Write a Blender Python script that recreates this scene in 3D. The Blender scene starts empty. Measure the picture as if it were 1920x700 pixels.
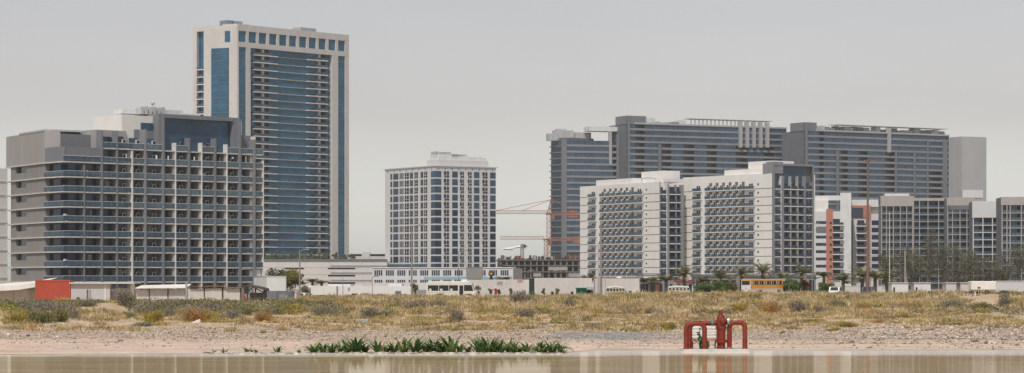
import bpy, bmesh, math, random
import numpy as np
from mathutils import Vector, Matrix
R = math.radians
random.seed(7)
rng = np.random.default_rng(11)
scene = bpy.context.scene
COL = scene.collection

# ------------------------------------------------------------------ camera, sky, sun, exposure
H, HY, F = 2.2, 534.0, 5000.0          # eye height (m), horizon row and focal length in photo pixels
cd = bpy.data.cameras.new("camera"); cam = bpy.data.objects.new("camera", cd); COL.objects.link(cam)
cam.location = (0, 0, H); cam.rotation_euler = (R(90), 0, 0)
cd.sensor_width = 36; cd.lens = 36 * F / 1920; cd.shift_y = (HY - 350) / 1920
cd.clip_start = 1; cd.clip_end = 20000
scene.camera = cam
SUN_EL, SUN_AZ = 57, 196               # azimuth clockwise from +Y: behind the camera, to its left
w = bpy.data.worlds.new("World"); scene.world = w; w.use_nodes = True
nt = w.node_tree; bg = nt.nodes["Background"]
sky = nt.nodes.new("ShaderNodeTexSky"); sky.sky_type = 'NISHITA'; sky.sun_disc = False
sky.sun_elevation = R(SUN_EL); sky.sun_rotation = R(SUN_AZ)
sky.air_density = 1.0; sky.dust_density = 1.3; sky.ozone_density = 1.0; sky.altitude = 0
hs = nt.nodes.new("ShaderNodeHueSaturation"); hs.inputs['Saturation'].default_value = .35
nt.links.new(sky.outputs[0], hs.inputs['Color'])
tint = nt.nodes.new("ShaderNodeMix"); tint.data_type = 'RGBA'; tint.blend_type = 'MULTIPLY'; tint.inputs[0].default_value = 1
nt.links.new(hs.outputs[0], tint.inputs[6]); 
gtc = nt.nodes.new("ShaderNodeTexCoord"); gsp = nt.nodes.new("ShaderNodeSeparateXYZ"); nt.links.new(gtc.outputs['Generated'], gsp.inputs[0])
grp = nt.nodes.new("ShaderNodeValToRGB"); nt.links.new(gsp.outputs['Z'], grp.inputs[0])       # dusty air low in the sky
grp.color_ramp.elements[0].position = 0; grp.color_ramp.elements[0].color = (1.95, 2.0, 1.97, 1)
grp.color_ramp.elements[1].position = .16; grp.color_ramp.elements[1].color = (1.0, .965, .965, 1)
e_ = grp.color_ramp.elements.new(.064); e_.color = (1.25, 1.155, 1.13, 1)
nt.links.new(grp.outputs[0], tint.inputs[7])
cn_ = nt.nodes.new("ShaderNodeTexNoise"); cn_.inputs['Scale'].default_value = 1.0; cn_.inputs['Detail'].default_value = 5
cm_ = nt.nodes.new("ShaderNodeMapping"); cm_.inputs['Scale'].default_value = (5, 5, 26); nt.links.new(gtc.outputs['Generated'], cm_.inputs[0]); nt.links.new(cm_.outputs[0], cn_.inputs['Vector'])
cr_ = nt.nodes.new("ShaderNodeMapRange"); cr_.inputs[1].default_value = .3; cr_.inputs[2].default_value = .7; cr_.inputs[3].default_value = .965; cr_.inputs[4].default_value = 1.03; nt.links.new(cn_.outputs[0], cr_.inputs[0])
cs_ = nt.nodes.new("ShaderNodeVectorMath"); cs_.operation = 'SCALE'; nt.links.new(tint.outputs[2], cs_.inputs[0]); nt.links.new(cr_.outputs[0], cs_.inputs['Scale'])
nt.links.new(cs_.outputs[0], bg.inputs['Color']); bg.inputs['Strength'].default_value = .11
sl = bpy.data.lights.new("sun", 'SUN'); sun = bpy.data.objects.new("sun", sl); COL.objects.link(sun)
sl.energy = 3.8; sl.angle = R(.6); sl.color = (1, .96, .905)
az, el = R(SUN_AZ), R(SUN_EL)
sdir = Vector((math.sin(az) * math.cos(el), math.cos(az) * math.cos(el), math.sin(el)))
sun.rotation_euler = sdir.to_track_quat('Z', 'Y').to_euler()
sun.location = (0, 0, 60)
vs = scene.view_settings; vs.view_transform = 'Standard'; vs.look = 'None'; vs.gamma = 1; vs.exposure = -.2
vs.use_curve_mapping = False
scene.render.engine = 'CYCLES'
scene.cycles.max_bounces = 6; scene.cycles.volume_bounces = 2; scene.cycles.transparent_max_bounces = 6
HAZE = .00006

# ------------------------------------------------------------------ helpers
def X(px, Y): return (px - 960) / F * Y
def ZP(py, Y): return H + (HY - py) / F * Y
def C(px, Y): return (X(px, Y), Y)

def node_mat(name):
    m = bpy.data.materials.new(name); m.use_nodes = True
    return m, m.node_tree, m.node_tree.nodes["Principled BSDF"]

def M(name, col, rough=.8, var=.12, scale=.25, metal=0.0, stretch=.35, bump=0, bscale=8, fine=0.0, fscale=3.0, spec=.4):
    """a painted / plastered / stone surface with uneven colour: broad stains plus fine grain"""
    m, t, p = node_mat(name); L = t.links.new
    tc = t.nodes.new("ShaderNodeTexCoord"); mp = t.nodes.new("ShaderNodeMapping"); mp.inputs['Scale'].default_value = (1, 1, stretch)
    L(tc.outputs['Object'], mp.inputs[0])
    n = t.nodes.new("ShaderNodeTexNoise"); n.inputs['Scale'].default_value = scale; n.inputs['Detail'].default_value = 6; n.inputs['Roughness'].default_value = .65
    L(mp.outputs[0], n.inputs['Vector'])
    r = t.nodes.new("ShaderNodeMapRange"); r.inputs[1].default_value = .3; r.inputs[2].default_value = .7
    r.inputs[3].default_value = 1 - var; r.inputs[4].default_value = 1 + var
    L(n.outputs[0], r.inputs[0])
    last = r.outputs[0]
    if fine:
        n2 = t.nodes.new("ShaderNodeTexNoise"); n2.inputs['Scale'].default_value = fscale; n2.inputs['Detail'].default_value = 4
        L(tc.outputs['Object'], n2.inputs['Vector'])
        r2 = t.nodes.new("ShaderNodeMapRange"); r2.inputs[1].default_value = .3; r2.inputs[2].default_value = .7
        r2.inputs[3].default_value = 1 - fine; r2.inputs[4].default_value = 1 + fine
        L(n2.outputs[0], r2.inputs[0])
        mu = t.nodes.new("ShaderNodeMath"); mu.operation = 'MULTIPLY'; L(last, mu.inputs[0]); L(r2.outputs[0], mu.inputs[1]); last = mu.outputs[0]
    mx = t.nodes.new("ShaderNodeVectorMath"); mx.operation = 'SCALE'; mx.inputs[0].default_value = col
    L(last, mx.inputs['Scale']); L(mx.outputs[0], p.inputs['Base Color'])
    p.inputs['Roughness'].default_value = rough; p.inputs['Metallic'].default_value = metal
    p.inputs['Specular IOR Level'].default_value = spec
    if bump:
        nb = t.nodes.new("ShaderNodeTexNoise"); nb.inputs['Scale'].default_value = bscale; L(tc.outputs['Object'], nb.inputs['Vector'])
        b = t.nodes.new("ShaderNodeBump"); b.inputs['Strength'].default_value = bump; b.inputs['Distance'].default_value = .05
        L(nb.outputs[0], b.inputs['Height']); L(b.outputs[0], p.inputs['Normal'])
    return m

def GL(name, c1, c2, pw=1.4, ph=1.15, mull=.06, mcol=(.05, .06, .07), rough=.12, metal=.35):
    """glazing: panes of slightly different darkness between thin mullions, laid out in metres by the mesh's UV map"""
    m, t, p = node_mat(name); L = t.links.new
    uv = t.nodes.new("ShaderNodeUVMap"); uv.uv_map = 'UVMap'
    b = t.nodes.new("ShaderNodeTexBrick"); b.offset = 0; b.squash = 1
    b.inputs['Color1'].default_value = (*c1, 1); b.inputs['Color2'].default_value = (*c2, 1); b.inputs['Mortar'].default_value = (*mcol, 1)
    b.inputs['Scale'].default_value = 1; b.inputs['Brick Width'].default_value = pw; b.inputs['Row Height'].default_value = ph
    b.inputs['Mortar Size'].default_value = mull; b.inputs['Mortar Smooth'].default_value = .1
    L(uv.outputs[0], b.inputs['Vector'])
    n = t.nodes.new("ShaderNodeTexNoise"); n.inputs['Scale'].default_value = .13; n.inputs['Detail'].default_value = 3
    L(uv.outputs[0], n.inputs['Vector'])
    r = t.nodes.new("ShaderNodeMapRange"); r.inputs[1].default_value = .3; r.inputs[2].default_value = .7; r.inputs[3].default_value = .75; r.inputs[4].default_value = 1.25
    L(n.outputs[0], r.inputs[0])
    s = t.nodes.new("ShaderNodeVectorMath"); s.operation = 'SCALE'; L(b.outputs['Color'], s.inputs[0]); L(r.outputs[0], s.inputs['Scale'])
    L(s.outputs[0], p.inputs['Base Color'])
    p.inputs['Roughness'].default_value = rough; p.inputs['Metallic'].default_value = metal
    return m

def CM(name, rough=.8, trans=0.0, mult=1.0):
    """colour from the mesh's own per-clump colour attribute"""
    m, t, p = node_mat(name); L = t.links.new
    a = t.nodes.new("ShaderNodeAttribute"); a.attribute_name = 'Col'
    s = t.nodes.new("ShaderNodeVectorMath"); s.operation = 'SCALE'; L(a.outputs['Color'], s.inputs[0]); s.inputs['Scale'].default_value = mult
    L(s.outputs[0], p.inputs['Base Color']); p.inputs['Roughness'].default_value = rough
    p.inputs['Specular IOR Level'].default_value = .2
    if trans:
        tr = t.nodes.new("ShaderNodeBsdfTranslucent"); L(s.outputs[0], tr.inputs[0])
        mx = t.nodes.new("ShaderNodeMixShader"); mx.inputs[0].default_value = trans
        L(p.outputs[0], mx.inputs[1]); L(tr.outputs[0], mx.inputs[2])
        L(mx.outputs[0], t.nodes['Material Output'].inputs[0])
    return m

class MB:
    def __init__(s): s.v = []; s.f = []; s.uv = []; s.mi = []
    def poly(s, pts, uvs=None, mi=0):
        i = len(s.v); s.v += [tuple(p) for p in pts]; s.f.append(tuple(range(i, i + len(pts))))
        s.uv += uvs if uvs else [(p[0], p[2]) for p in pts]; s.mi.append(mi)
    def hexa(s, P, mi=0, D=None):
        # P: 8 points, order (u0,d0,z0),(u1,d0,z0),(u1,d1,z0),(u0,d1,z0), then the same at z1; d1 = outward
        i = len(s.v); s.v += [tuple(p) for p in P]
        D = D or [(p[0], p[1], p[2]) for p in P]
        for q, ax in (((3, 2, 6, 7), 0), ((1, 0, 4, 5), 0), ((0, 3, 7, 4), 1), ((2, 1, 5, 6), 1), ((4, 7, 6, 5), 2), ((0, 1, 2, 3), 2)):
            s.f.append(tuple(i + k for k in q)); s.mi.append(mi)
            for k in q:
                a = D[k]; s.uv.append((a[0], a[2]) if ax == 0 else (a[1], a[2]) if ax == 1 else (a[0], a[1]))
    def prism(s, poly, z0, z1, mi=0):
        n = len(poly)
        s.poly([(x, y, z1) for x, y in poly], [(x, y) for x, y in poly], mi)
        s.poly([(x, y, z0) for x, y in reversed(poly)], [(x, y) for x, y in reversed(poly)], mi)
        t = 0
        for k in range(n):
            a, b = poly[k], poly[(k + 1) % n]; l = math.hypot(b[0] - a[0], b[1] - a[1])
            s.poly([(*a, z0), (*b, z0), (*b, z1), (*a, z1)], [(t, z0), (t + l, z0), (t + l, z1), (t, z1)], mi); t += l
    def tube(s, pts, r, n=8, mi=0, cap=True):
        pts = [Vector(p) for p in pts]; rs = r if isinstance(r, (list, tuple)) else [r] * len(pts)
        base = len(s.v); prev = None
        for k, p in enumerate(pts):
            d = (pts[min(k + 1, len(pts) - 1)] - pts[max(k - 1, 0)]).normalized()
            if prev is None:
                a = Vector((0, 0, 1)) if abs(d.z) < .9 else Vector((1, 0, 0)); x = d.cross(a).normalized()
            else: x = (prev - d * prev.dot(d)).normalized()
            prev = x; y = d.cross(x)
            for j in range(n):
                an = 2 * math.pi * j / n; s.v.append(tuple(p + (x * math.cos(an) + y * math.sin(an)) * rs[k]))
        for k in range(len(pts) - 1):
            for j in range(n):
                a = base + k * n + j; b = base + k * n + (j + 1) % n
                s.f.append((a, b, b + n, a + n)); s.mi.append(mi); s.uv += [(j, k), (j + 1, k), (j + 1, k + 1), (j, k + 1)]
        if cap:
            for o, rev in ((base, True), (base + (len(pts) - 1) * n, False)):
                idx = [o + j for j in range(n)]; idx = idx[::-1] if rev else idx
                s.f.append(tuple(idx)); s.mi.append(mi); s.uv += [(0, 0)] * n
    def lathe(s, c, prof, n=20, mi=0, axis='Z'):
        base = len(s.v); c = Vector(c)
        for r, z in prof:
            for j in range(n):
                an = 2 * math.pi * j / n; a, b = r * math.cos(an), r * math.sin(an)
                s.v.append(tuple(c + (Vector((a, b, z)) if axis == 'Z' else Vector((z, a, b)) if axis == 'X' else Vector((b, z, a)))))
        for k in range(len(prof) - 1):
            for j in range(n):
                a = base + k * n + j; b = base + k * n + (j + 1) % n
                s.f.append((a, b, b + n, a + n)); s.mi.append(mi); s.uv += [(j, k), (j + 1, k), (j + 1, k + 1), (j, k + 1)]
        for o in (base, base + (len(prof) - 1) * n):
            s.f.append(tuple(o + j for j in range(n))); s.mi.append(mi); s.uv += [(0, 0)] * n
    def build(s, name, mats, parent=None, smooth=False, origin=None):
        me = bpy.data.meshes.new(name)
        o = Vector((0, 0, 0))
        if parent is not None: o = wloc(parent)
        elif origin is not None: o = Vector(origin)
        me.from_pydata([(a - o.x, b - o.y, c - o.z) for a, b, c in s.v], [], s.f)
        ul = me.uv_layers.new(name='UVMap'); ul.data.foreach_set('uv', [c for p in s.uv for c in p])
        for m in (mats if isinstance(mats, (list, tuple)) else [mats]): me.materials.append(m)
        me.polygons.foreach_set('material_index', s.mi)
        if smooth:
            me.polygons.foreach_set('use_smooth', [True] * len(me.polygons)); me.set_sharp_from_angle(angle=R(38))
        ob = bpy.data.objects.new(name, me); COL.objects.link(ob)
        if parent is not None: ob.parent = parent
        elif origin is not None: ob.location = o
        return ob

def wloc(o):
    v = Vector((0, 0, 0))
    while o is not None: v += o.location; o = o.parent
    return v

class Face:
    """a vertical facade plane from A (left, seen from outside) to B (right); u metres along it, d metres outward"""
    def __init__(s, A, B):
        s.A = A; s.B = B; s.w = math.hypot(B[0] - A[0], B[1] - A[1])
        s.u = ((B[0] - A[0]) / s.w, (B[1] - A[1]) / s.w); s.n = (s.u[1], -s.u[0])
    def p(s, u, d=0): return (s.A[0] + s.u[0] * u + s.n[0] * d, s.A[1] + s.u[1] * u + s.n[1] * d)
    def U(s, px):
        k = (px - 960) / F; return (k * s.A[1] - s.A[0]) / (s.u[0] - k * s.u[1])
    def Z(s, px, py): return H + (HY - py) / F * (s.A[1] + s.u[1] * s.U(px))
    def box(s, mb, u0, u1, z0, z1, d0, d1, mi=0):
        P = []; D = []
        for z in (z0, z1):
            for u, d in ((u0, d0), (u1, d0), (u1, d1), (u0, d1)):
                P.append((*s.p(u, d), z)); D.append((u, d, z))
        mb.hexa(P, mi, D)
def frame(x, y, ang=0):
    a = R(ang); return Face((x, y), (x + math.cos(a), y + math.sin(a)))

def tag(o, label=None, cat=None, group=None, kind=None):
    if label: o['label'] = label
    if cat: o['category'] = cat
    if group: o['group'] = group
    if kind: o['kind'] = kind
    return o
def thing(name, label, cat, loc=(0, 0, 0), group=None, rz=0):
    o = bpy.data.objects.new(name, None); COL.objects.link(o); o.location = loc; o.rotation_euler.z = rz
    o.empty_display_size = .5
    return tag(o, label, cat, group)
def bx(face, name, mat, u0, u1, z0, z1, d0, d1, parent=None):
    m = MB(); face.box(m, u0, u1, z0, z1, d0, d1); return m.build(name, mat, parent)
def copy_tree(o, parent=None):
    c = o.copy(); COL.objects.link(c)
    if parent is not None: c.parent = parent
    for ch in list(o.children): copy_tree(ch, c)
    return c

class Bld:
    """a building: an Empty with parts; past a hundred of one part, the rest become one part of kind stuff"""
    def __init__(s, name, label, cat, loc, group=None):
        s.root = thing(name, label, cat, (loc[0], loc[1], 0), group); s.n = {}; s.over = {}
    def part(s, name, mat, boxes, parent=None, key=None):
        """boxes: (face,u0,u1,z0,z1,d0,d1[,mi])"""
        key = key or name; s.n[key] = s.n.get(key, 0) + 1
        mats = list(mat) if isinstance(mat, (list, tuple)) else [mat]
        if s.n[key] > 100:
            mb, ml = s.over.setdefault(key, (MB(), []))
            for b in boxes:
                mm = mats[b[7] if len(b) > 7 else 0]
                if mm not in ml: ml.append(mm)
                b[0].box(mb, *b[1:7], ml.index(mm))
            return None
        mb = MB()
        for b in boxes: b[0].box(mb, *b[1:7], b[7] if len(b) > 7 else 0)
        return mb.build(name, mats, parent or s.root)
    def finish(s):
        for k, (mb, ml) in s.over.items():
            o = mb.build(k, ml, s.root); o['kind'] = 'stuff'

def arr_mesh(name, V, Fc, colr, mat, parent=None, origin=None, smooth=False):
    """big mesh from numpy arrays; colr one RGB per vertex"""
    me = bpy.data.meshes.new(name); k = Fc.shape[1]
    V = np.asarray(V, np.float32)
    if origin is not None: V = V - np.array(origin, np.float32)
    me.vertices.add(len(V)); me.vertices.foreach_set('co', V.ravel())
    me.loops.add(Fc.size); me.loops.foreach_set('vertex_index', Fc.astype(np.int32).ravel())
    me.polygons.add(len(Fc)); me.polygons.foreach_set('loop_start', np.arange(0, Fc.size, k, dtype=np.int32))
    me.update(calc_edges=True)
    if colr is not None:
        a = me.attributes.new('Col', 'FLOAT_COLOR', 'POINT')
        a.data.foreach_set('color', np.concatenate([colr, np.ones((len(colr), 1))], 1).astype(np.float32).ravel())
    if smooth: me.polygons.foreach_set('use_smooth', np.ones(len(Fc), bool))
    me.materials.append(mat); me.validate()
    ob = bpy.data.objects.new(name, me); COL.objects.link(ob)
    if parent is not None: ob.parent = parent
    if origin is not None and parent is None: ob.location = origin
    return ob

def noise2(x, y, s, seed=0):
    """smooth value noise, numpy or scalar"""
    x = np.asarray(x, float) / s + seed * 17.3; y = np.asarray(y, float) / s + seed * 9.1
    xi = np.floor(x); yi = np.floor(y); fx = x - xi; fy = y - yi
    fx = fx * fx * (3 - 2 * fx); fy = fy * fy * (3 - 2 * fy)
    def h(a, b):
        v = np.sin(a * 127.1 + b * 311.7 + seed * 74.7) * 43758.5453; return v - np.floor(v)
    return (h(xi, yi) * (1 - fx) + h(xi + 1, yi) * fx) * (1 - fy) + (h(xi, yi + 1) * (1 - fx) + h(xi + 1, yi + 1) * fx) * fy

# ------------------------------------------------------------------ materials
stone = M('beige_stone', (.56, .525, .49), .8, .08, .08, fine=.05, fscale=.6)
stone_w = M('pale_stone', (.56, .55, .54), .8, .07, .08)
concrete = M('raw_concrete', (.36, .34, .32), .9, .15, .3)
render_grey = M('grey_render', (.18, .188, .205), .85, .1, .15)
render_beige = M('warm_render', (.36, .33, .305), .85, .12, .15)
flank_render = M('flank_render', (.25, .232, .215), .85, .15, .15)
parapet_render = M('parapet_render', (.33, .31, .295), .85, .12, .15)
render_white = M('white_render', (.66, .64, .61), .85, .07, .12)
warm_white = M('warm_white_render', (.70, .675, .635), .85, .08, .12)
slab_white = M('slab_paint', (.66, .64, .61), .7, .08, .6)
slab_tan = M('tan_slab', (.62, .54, .45), .8, .12, .5)
dark_grey = M('dark_grey_panel', (.13, .135, .15), .6, .1, .3)
mid_grey = M('mid_grey_panel', (.22, .225, .235), .6, .1, .3)
roof_grey = M('roof_plant_metal', (.42, .42, .42), .5, .2, .7)
roof_light = M('roof_screen', (.62, .62, .61), .5, .12, .7)
blue_box = M('blue_tarpaulin', (.08, .24, .46), .6, .15, 1)
glass_tower = GL('tower_glazing', (.010, .095, .18), (.02, .13, .22), 1.5, 1.16, .05, metal=.15)
curtain = M('pale_curtain', (.30, .285, .26), .9, .2, 1.5)
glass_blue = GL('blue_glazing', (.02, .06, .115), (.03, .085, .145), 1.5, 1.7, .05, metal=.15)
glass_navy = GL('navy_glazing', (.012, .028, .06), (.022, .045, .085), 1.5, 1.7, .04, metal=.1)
glass_dark = GL('dark_glazing', (.008, .02, .05), (.02, .04, .08), 1.1, 2.4, .05, mcol=(.03, .035, .045), rough=.1, metal=.1)
glass_rib = GL('ribbon_glazing', (.018, .055, .105), (.04, .095, .155), 1.3, 2.4, .08, mcol=(.12, .12, .13), metal=.1)
glass_rail = GL('railing_glass', (.03, .065, .105), (.05, .09, .13), 1.6, 3, .03, mcol=(.2, .22, .24), rough=.2, metal=.05)
rail_sky = GL('railing_glass_sky_sheen', (.07, .12, .155), (.10, .15, .185), 1.6, 3, .03, mcol=(.2, .22, .24), rough=.2, metal=.1)  # railing glass made paler: the reflected sky is painted into its colour
black_in = M('dark_opening', (.02, .022, .027), .9, .2, .5)
brown_door = M('brown_shutter', (.15, .125, .11), .8, .15, 1)
line_brown = M('joint_strip', (.09, .075, .07), .8, .1, 1)
steel = M('galvanised_steel', (.42, .42, .41), .5, .12, 2, metal=.3)
crane_red = M('crane_orange_paint', (.34, .14, .09), .6, .2, .5)
terracotta = M('terracotta_render', (.42, .16, .11), .85, .1, .2)
cream_wall = M('cream_hoarding', (.55, .51, .475), .85, .1, .3, fine=.04, fscale=2)
grey_wall = M('grey_hoarding', (.50, .48, .475), .8, .1, .3)
red_paint = M('red_container_paint', (.44, .075, .04), .6, .15, .6, fine=.08, fscale=4)
corr = M('corrugated_sheet', (.58, .545, .51), .6, .18, .8, stretch=.15, fine=.06)
sheet_w = M('white_sheet', (.72, .69, .64), .7, .12, .8)
rust = M('rusty_sheet', (.22, .12, .08), .8, .3, 1.2)
wood_dark = M('weathered_timber', (.07, .05, .045), .9, .3, 2)
teal = M('green_hut_paint', (.02, .16, .12), .7, .12, 1)
maroon = M('maroon_sign', (.19, .04, .06), .7, .1, 1)
white_car = M('white_car_paint', (.75, .75, .74), .3, .03, 1)
dark_car = M('dark_car_paint', (.05, .07, .10), .3, .05, 1)
car_glass = M('vehicle_glass', (.018, .024, .03), .12, .15, 2)
tyre = M('tyre_rubber', (.025, .024, .023), .9, .1, 2)
bus_cream = M('bus_cream_paint', (.66, .62, .53), .4, .08, 1)
bus_orange = M('bus_orange_paint', (.72, .32, .04), .4, .08, 1)
bus_white = M('bus_white_paint', (.68, .67, .66), .4, .08, 1)
asphalt = M('asphalt', (.07, .068, .066), .9, .2, .3)
blue_band = M('pale_blue_panel', (.24, .38, .44), .5, .1, .5)
leaf = CM('foliage', .75, .25)
drygrass = CM('dry_grass_blades', .85, .3)
strap = CM('glossy_strap_leaves', .35, .2)
bark = M('bark', (.14, .11, .085), .95, .3, 2)
palm_bark = M('palm_bark', (.18, .15, .12), .95, .3, 2)
# ------------------------------------------------------------------ ground, water, road
def sm(a, b, x): t = np.clip((np.asarray(x, float) - a) / (b - a), 0, 1); return t * t * (3 - 2 * t)
def shore(x): return 84.6 + 4.6 * sm(1.2, 3.2, x) + 1.7 * (noise2(x, 0, 3.1, 3) - .5) + .5 * (noise2(x, 0, .8, 5) - .5) - 1.2 * sm(-6, -12, -np.abs(x - 0) * 0 + x)
def hump(x, Y, px, Yc, wx, wy, h):
    xc = X(px, Yc); return h * np.exp(-((x - xc) / wx) ** 2 - ((Y - Yc) / wy) ** 2)
def gz(x, Y):
    x = np.asarray(x, float); Y = np.asarray(Y, float); s = shore(x)
    z = np.where(Y < s, np.maximum(-.5, (Y - s) * .05), .07 * np.clip((Y - s) / 12, 0, 1))
    led = 97.3 + 1.6 * (noise2(x, Y * .2, 2.3, 8) - .5)
    z = z + .17 * sm(led, led + .7, Y) + .15 * sm(101, 124, Y) + .12 * sm(126, 190, Y)
    rough = sm(led, led + 2, Y) * (1 - sm(340, 352, Y))
    z = z + rough * (.10 * (noise2(x, Y, 1.1, 1) - .5) + .16 * (noise2(x, Y, 5, 2) - .5) + .07 * (noise2(x, Y, .45, 6) - .5))
    far = sm(150, 250, Y) * rough
    z = z + far * .28 * (noise2(x, Y, 14, 4) - .5)
    pxl = 960 + x / np.maximum(Y, 1) * F
    z = z + (.02 + .38 * sm(1000, 1320, pxl)) * sm(225, 300, Y) * (1 - sm(318, 350, Y)) * sm(540, 660, pxl) - .28 * sm(185, 245, Y) * (1 - sm(318, 350, Y)) * (1 - sm(500, 600, pxl))
    z = z - .5 * sm(335, 352, Y) + .05 * sm(352, 360, Y)
    z = _dip(x, Y, z)
    z = z + hump(x, Y, 190, 168, 2.0, 9, .55) + hump(x, Y, 1790, 262, 7, 16, .45) + hump(x, Y, 1920, 240, 5, 20, .65)
    return z
def _dip(x, Y, z):
    pxl = 960 + x / np.maximum(Y, 1) * F
    return z - .85 * sm(385, 391, Y) * (1 - sm(500, 640, Y)) * sm(545, 560, pxl) * (1 - sm(778, 792, pxl))
def G(x, Y): return float(gz(x, Y))

ks = np.concatenate([np.linspace(-.9, -.24, 30), np.linspace(-.235, .235, 520), np.linspace(.24, .9, 30)])
ys = np.concatenate([np.linspace(20, 80, 14), np.linspace(81, 98, 50), np.linspace(98.3, 130, 120), 130 * (360 / 130) ** (np.linspace(.004, 1, 240)), 360 * (3000 / 360) ** np.linspace(.02, 1, 60)])
YY, KK = np.meshgrid(ys, ks, indexing='ij'); XX = KK * YY; ZZ = gz(XX, YY)
nk = len(ks); ny = len(ys)
ii = (np.arange(ny - 1)[:, None] * nk + np.arange(nk - 1)[None]).ravel()
Fg = np.stack([ii, ii + 1, ii + nk + 1, ii + nk], 1)
def lerp(a, b, t): return np.asarray(a)[None, None] * (1 - t[..., None]) + (np.asarray(b) if np.ndim(b) > 1 else np.asarray(b)[None, None]) * t[..., None]
T = YY - shore(XX)
silt, sandp, rub, soil, straw_s, grey_r = (.42, .375, .32), (.56, .425, .335), (.41, .325, .255), (.48, .36, .26), (.42, .32, .18), (.27, .26, .245)
colg = np.broadcast_to(np.array(silt), XX.shape + (3,)).copy()
def mixto(c, t): 
    global colg; colg = colg * (1 - t[..., None]) + np.asarray(c) * t[..., None]
mixto((.56, .50, .43), sm(-2.5, -.2, T) * (1 - sm(0, 1.5, T)))
mixto(sandp, sm(.9, 1.7, T)); mixto((.44, .345, .28), sm(.5, .75, noise2(XX, YY * 2.2, 2.6, 15)) * .6 * sm(.9, 1.7, T)); mixto((.66, .53, .43), sm(.55, .8, noise2(XX * .6, YY * 2.5, 1.5, 16)) * .5 * sm(1.2, 2, T)); mixto((.25, .21, .17), sm(.35, .55, T + .25 * noise2(XX, YY, .9, 14)) * (1 - sm(.85, 1.1, T)) * .8)
ledY = 97.3 + 1.6 * (noise2(XX, YY * .2, 2.3, 8) - .5)
mixto(rub, sm(ledY - .2, ledY + .6, YY))
pxg = 960 + XX / YY * F
mixto(grey_r, sm(ledY, ledY + 1, YY) * (1 - sm(104, 107, YY)) * sm(1000, 1060, pxg) * (1 - sm(1180, 1290, pxg) * .7) * .7)
mixto(soil, sm(114, 126, YY + 10 * (noise2(XX, YY * .3, 2.5, 9) - .5)))
gpatch = sm(.45, .7, noise2(XX, YY * .25, 3, 12) * .6 + noise2(XX, YY * .3, 1.1, 13) * .4) * sm(112, 124, YY)
mixto(straw_s, gpatch * .8)
mixto((.30, .25, .18), sm(330, 350, YY))
mixto((.24, .21, .17), sm(400, 460, YY))
gm, t, p = node_mat('sandy_ground'); L = t.links.new
at = t.nodes.new("ShaderNodeAttribute"); at.attribute_name = 'Col'
geo = t.nodes.new("ShaderNodeNewGeometry")
def nz(sc, lo, hi, det=5, zs=1):
    n = t.nodes.new("ShaderNodeTexNoise"); n.inputs['Scale'].default_value = sc; n.inputs['Detail'].default_value = det; n.inputs['Roughness'].default_value = .7
    L(geo.outputs['Position'], n.inputs['Vector'])
    r = t.nodes.new("ShaderNodeMapRange"); r.inputs[1].default_value = .32; r.inputs[2].default_value = .68; r.inputs[3].default_value = lo; r.inputs[4].default_value = hi
    L(n.outputs[0], r.inputs[0]); return r.outputs[0]
m1 = t.nodes.new("ShaderNodeMath"); m1.operation = 'MULTIPLY'; L(nz(.7, .82, 1.16), m1.inputs[0]); L(nz(5, .78, 1.2), m1.inputs[1])
sc_ = t.nodes.new("ShaderNodeVectorMath"); sc_.operation = 'SCALE'; L(at.outputs['Color'], sc_.inputs[0]); L(m1.outputs[0], sc_.inputs['Scale'])
L(sc_.outputs[0], p.inputs['Base Color']); p.inputs['Roughness'].default_value = .95; p.inputs['Specular IOR Level'].default_value = .1
bn = t.nodes.new("ShaderNodeTexNoise"); bn.inputs['Scale'].default_value = 9; bn.inputs['Detail'].default_value = 5; L(geo.outputs['Position'], bn.inputs['Vector'])
bp = t.nodes.new("ShaderNodeBump"); bp.inputs['Strength'].default_value = .5; bp.inputs['Distance'].default_value = .06
L(bn.outputs[0], bp.inputs['Height']); L(bp.outputs[0], p.inputs['Normal'])
g = arr_mesh('ground', np.stack([XX, YY, ZZ], -1).reshape(-1, 3), Fg, colg.reshape(-1, 3), gm, smooth=True)
tag(g, kind='structure')

wm = bpy.data.materials.new('muddy_water'); wm.use_nodes = True; t = wm.node_tree; L = t.links.new
for n in list(t.nodes): t.nodes.remove(n)
out = t.nodes.new("ShaderNodeOutputMaterial"); df = t.nodes.new("ShaderNodeBsdfDiffuse"); gl = t.nodes.new("ShaderNodeBsdfGlossy")
geo = t.nodes.new("ShaderNodeNewGeometry"); mp = t.nodes.new("ShaderNodeMapping"); mp.inputs['Scale'].default_value = (.25, .55, 1)
L(geo.outputs['Position'], mp.inputs[0])
n = t.nodes.new("ShaderNodeTexNoise"); n.inputs['Scale'].default_value = 1; n.inputs['Detail'].default_value = 6; L(mp.outputs[0], n.inputs['Vector'])
cr = t.nodes.new("ShaderNodeValToRGB"); cr.color_ramp.elements[0].color = (.35, .255, .135, 1); cr.color_ramp.elements[1].color = (.45, .34, .20, 1)
cr.color_ramp.elements[0].position = .35; cr.color_ramp.elements[1].position = .65
L(n.outputs[0], cr.inputs[0])
wsp = t.nodes.new("ShaderNodeSeparateXYZ"); L(geo.outputs['Position'], wsp.inputs[0])
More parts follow.
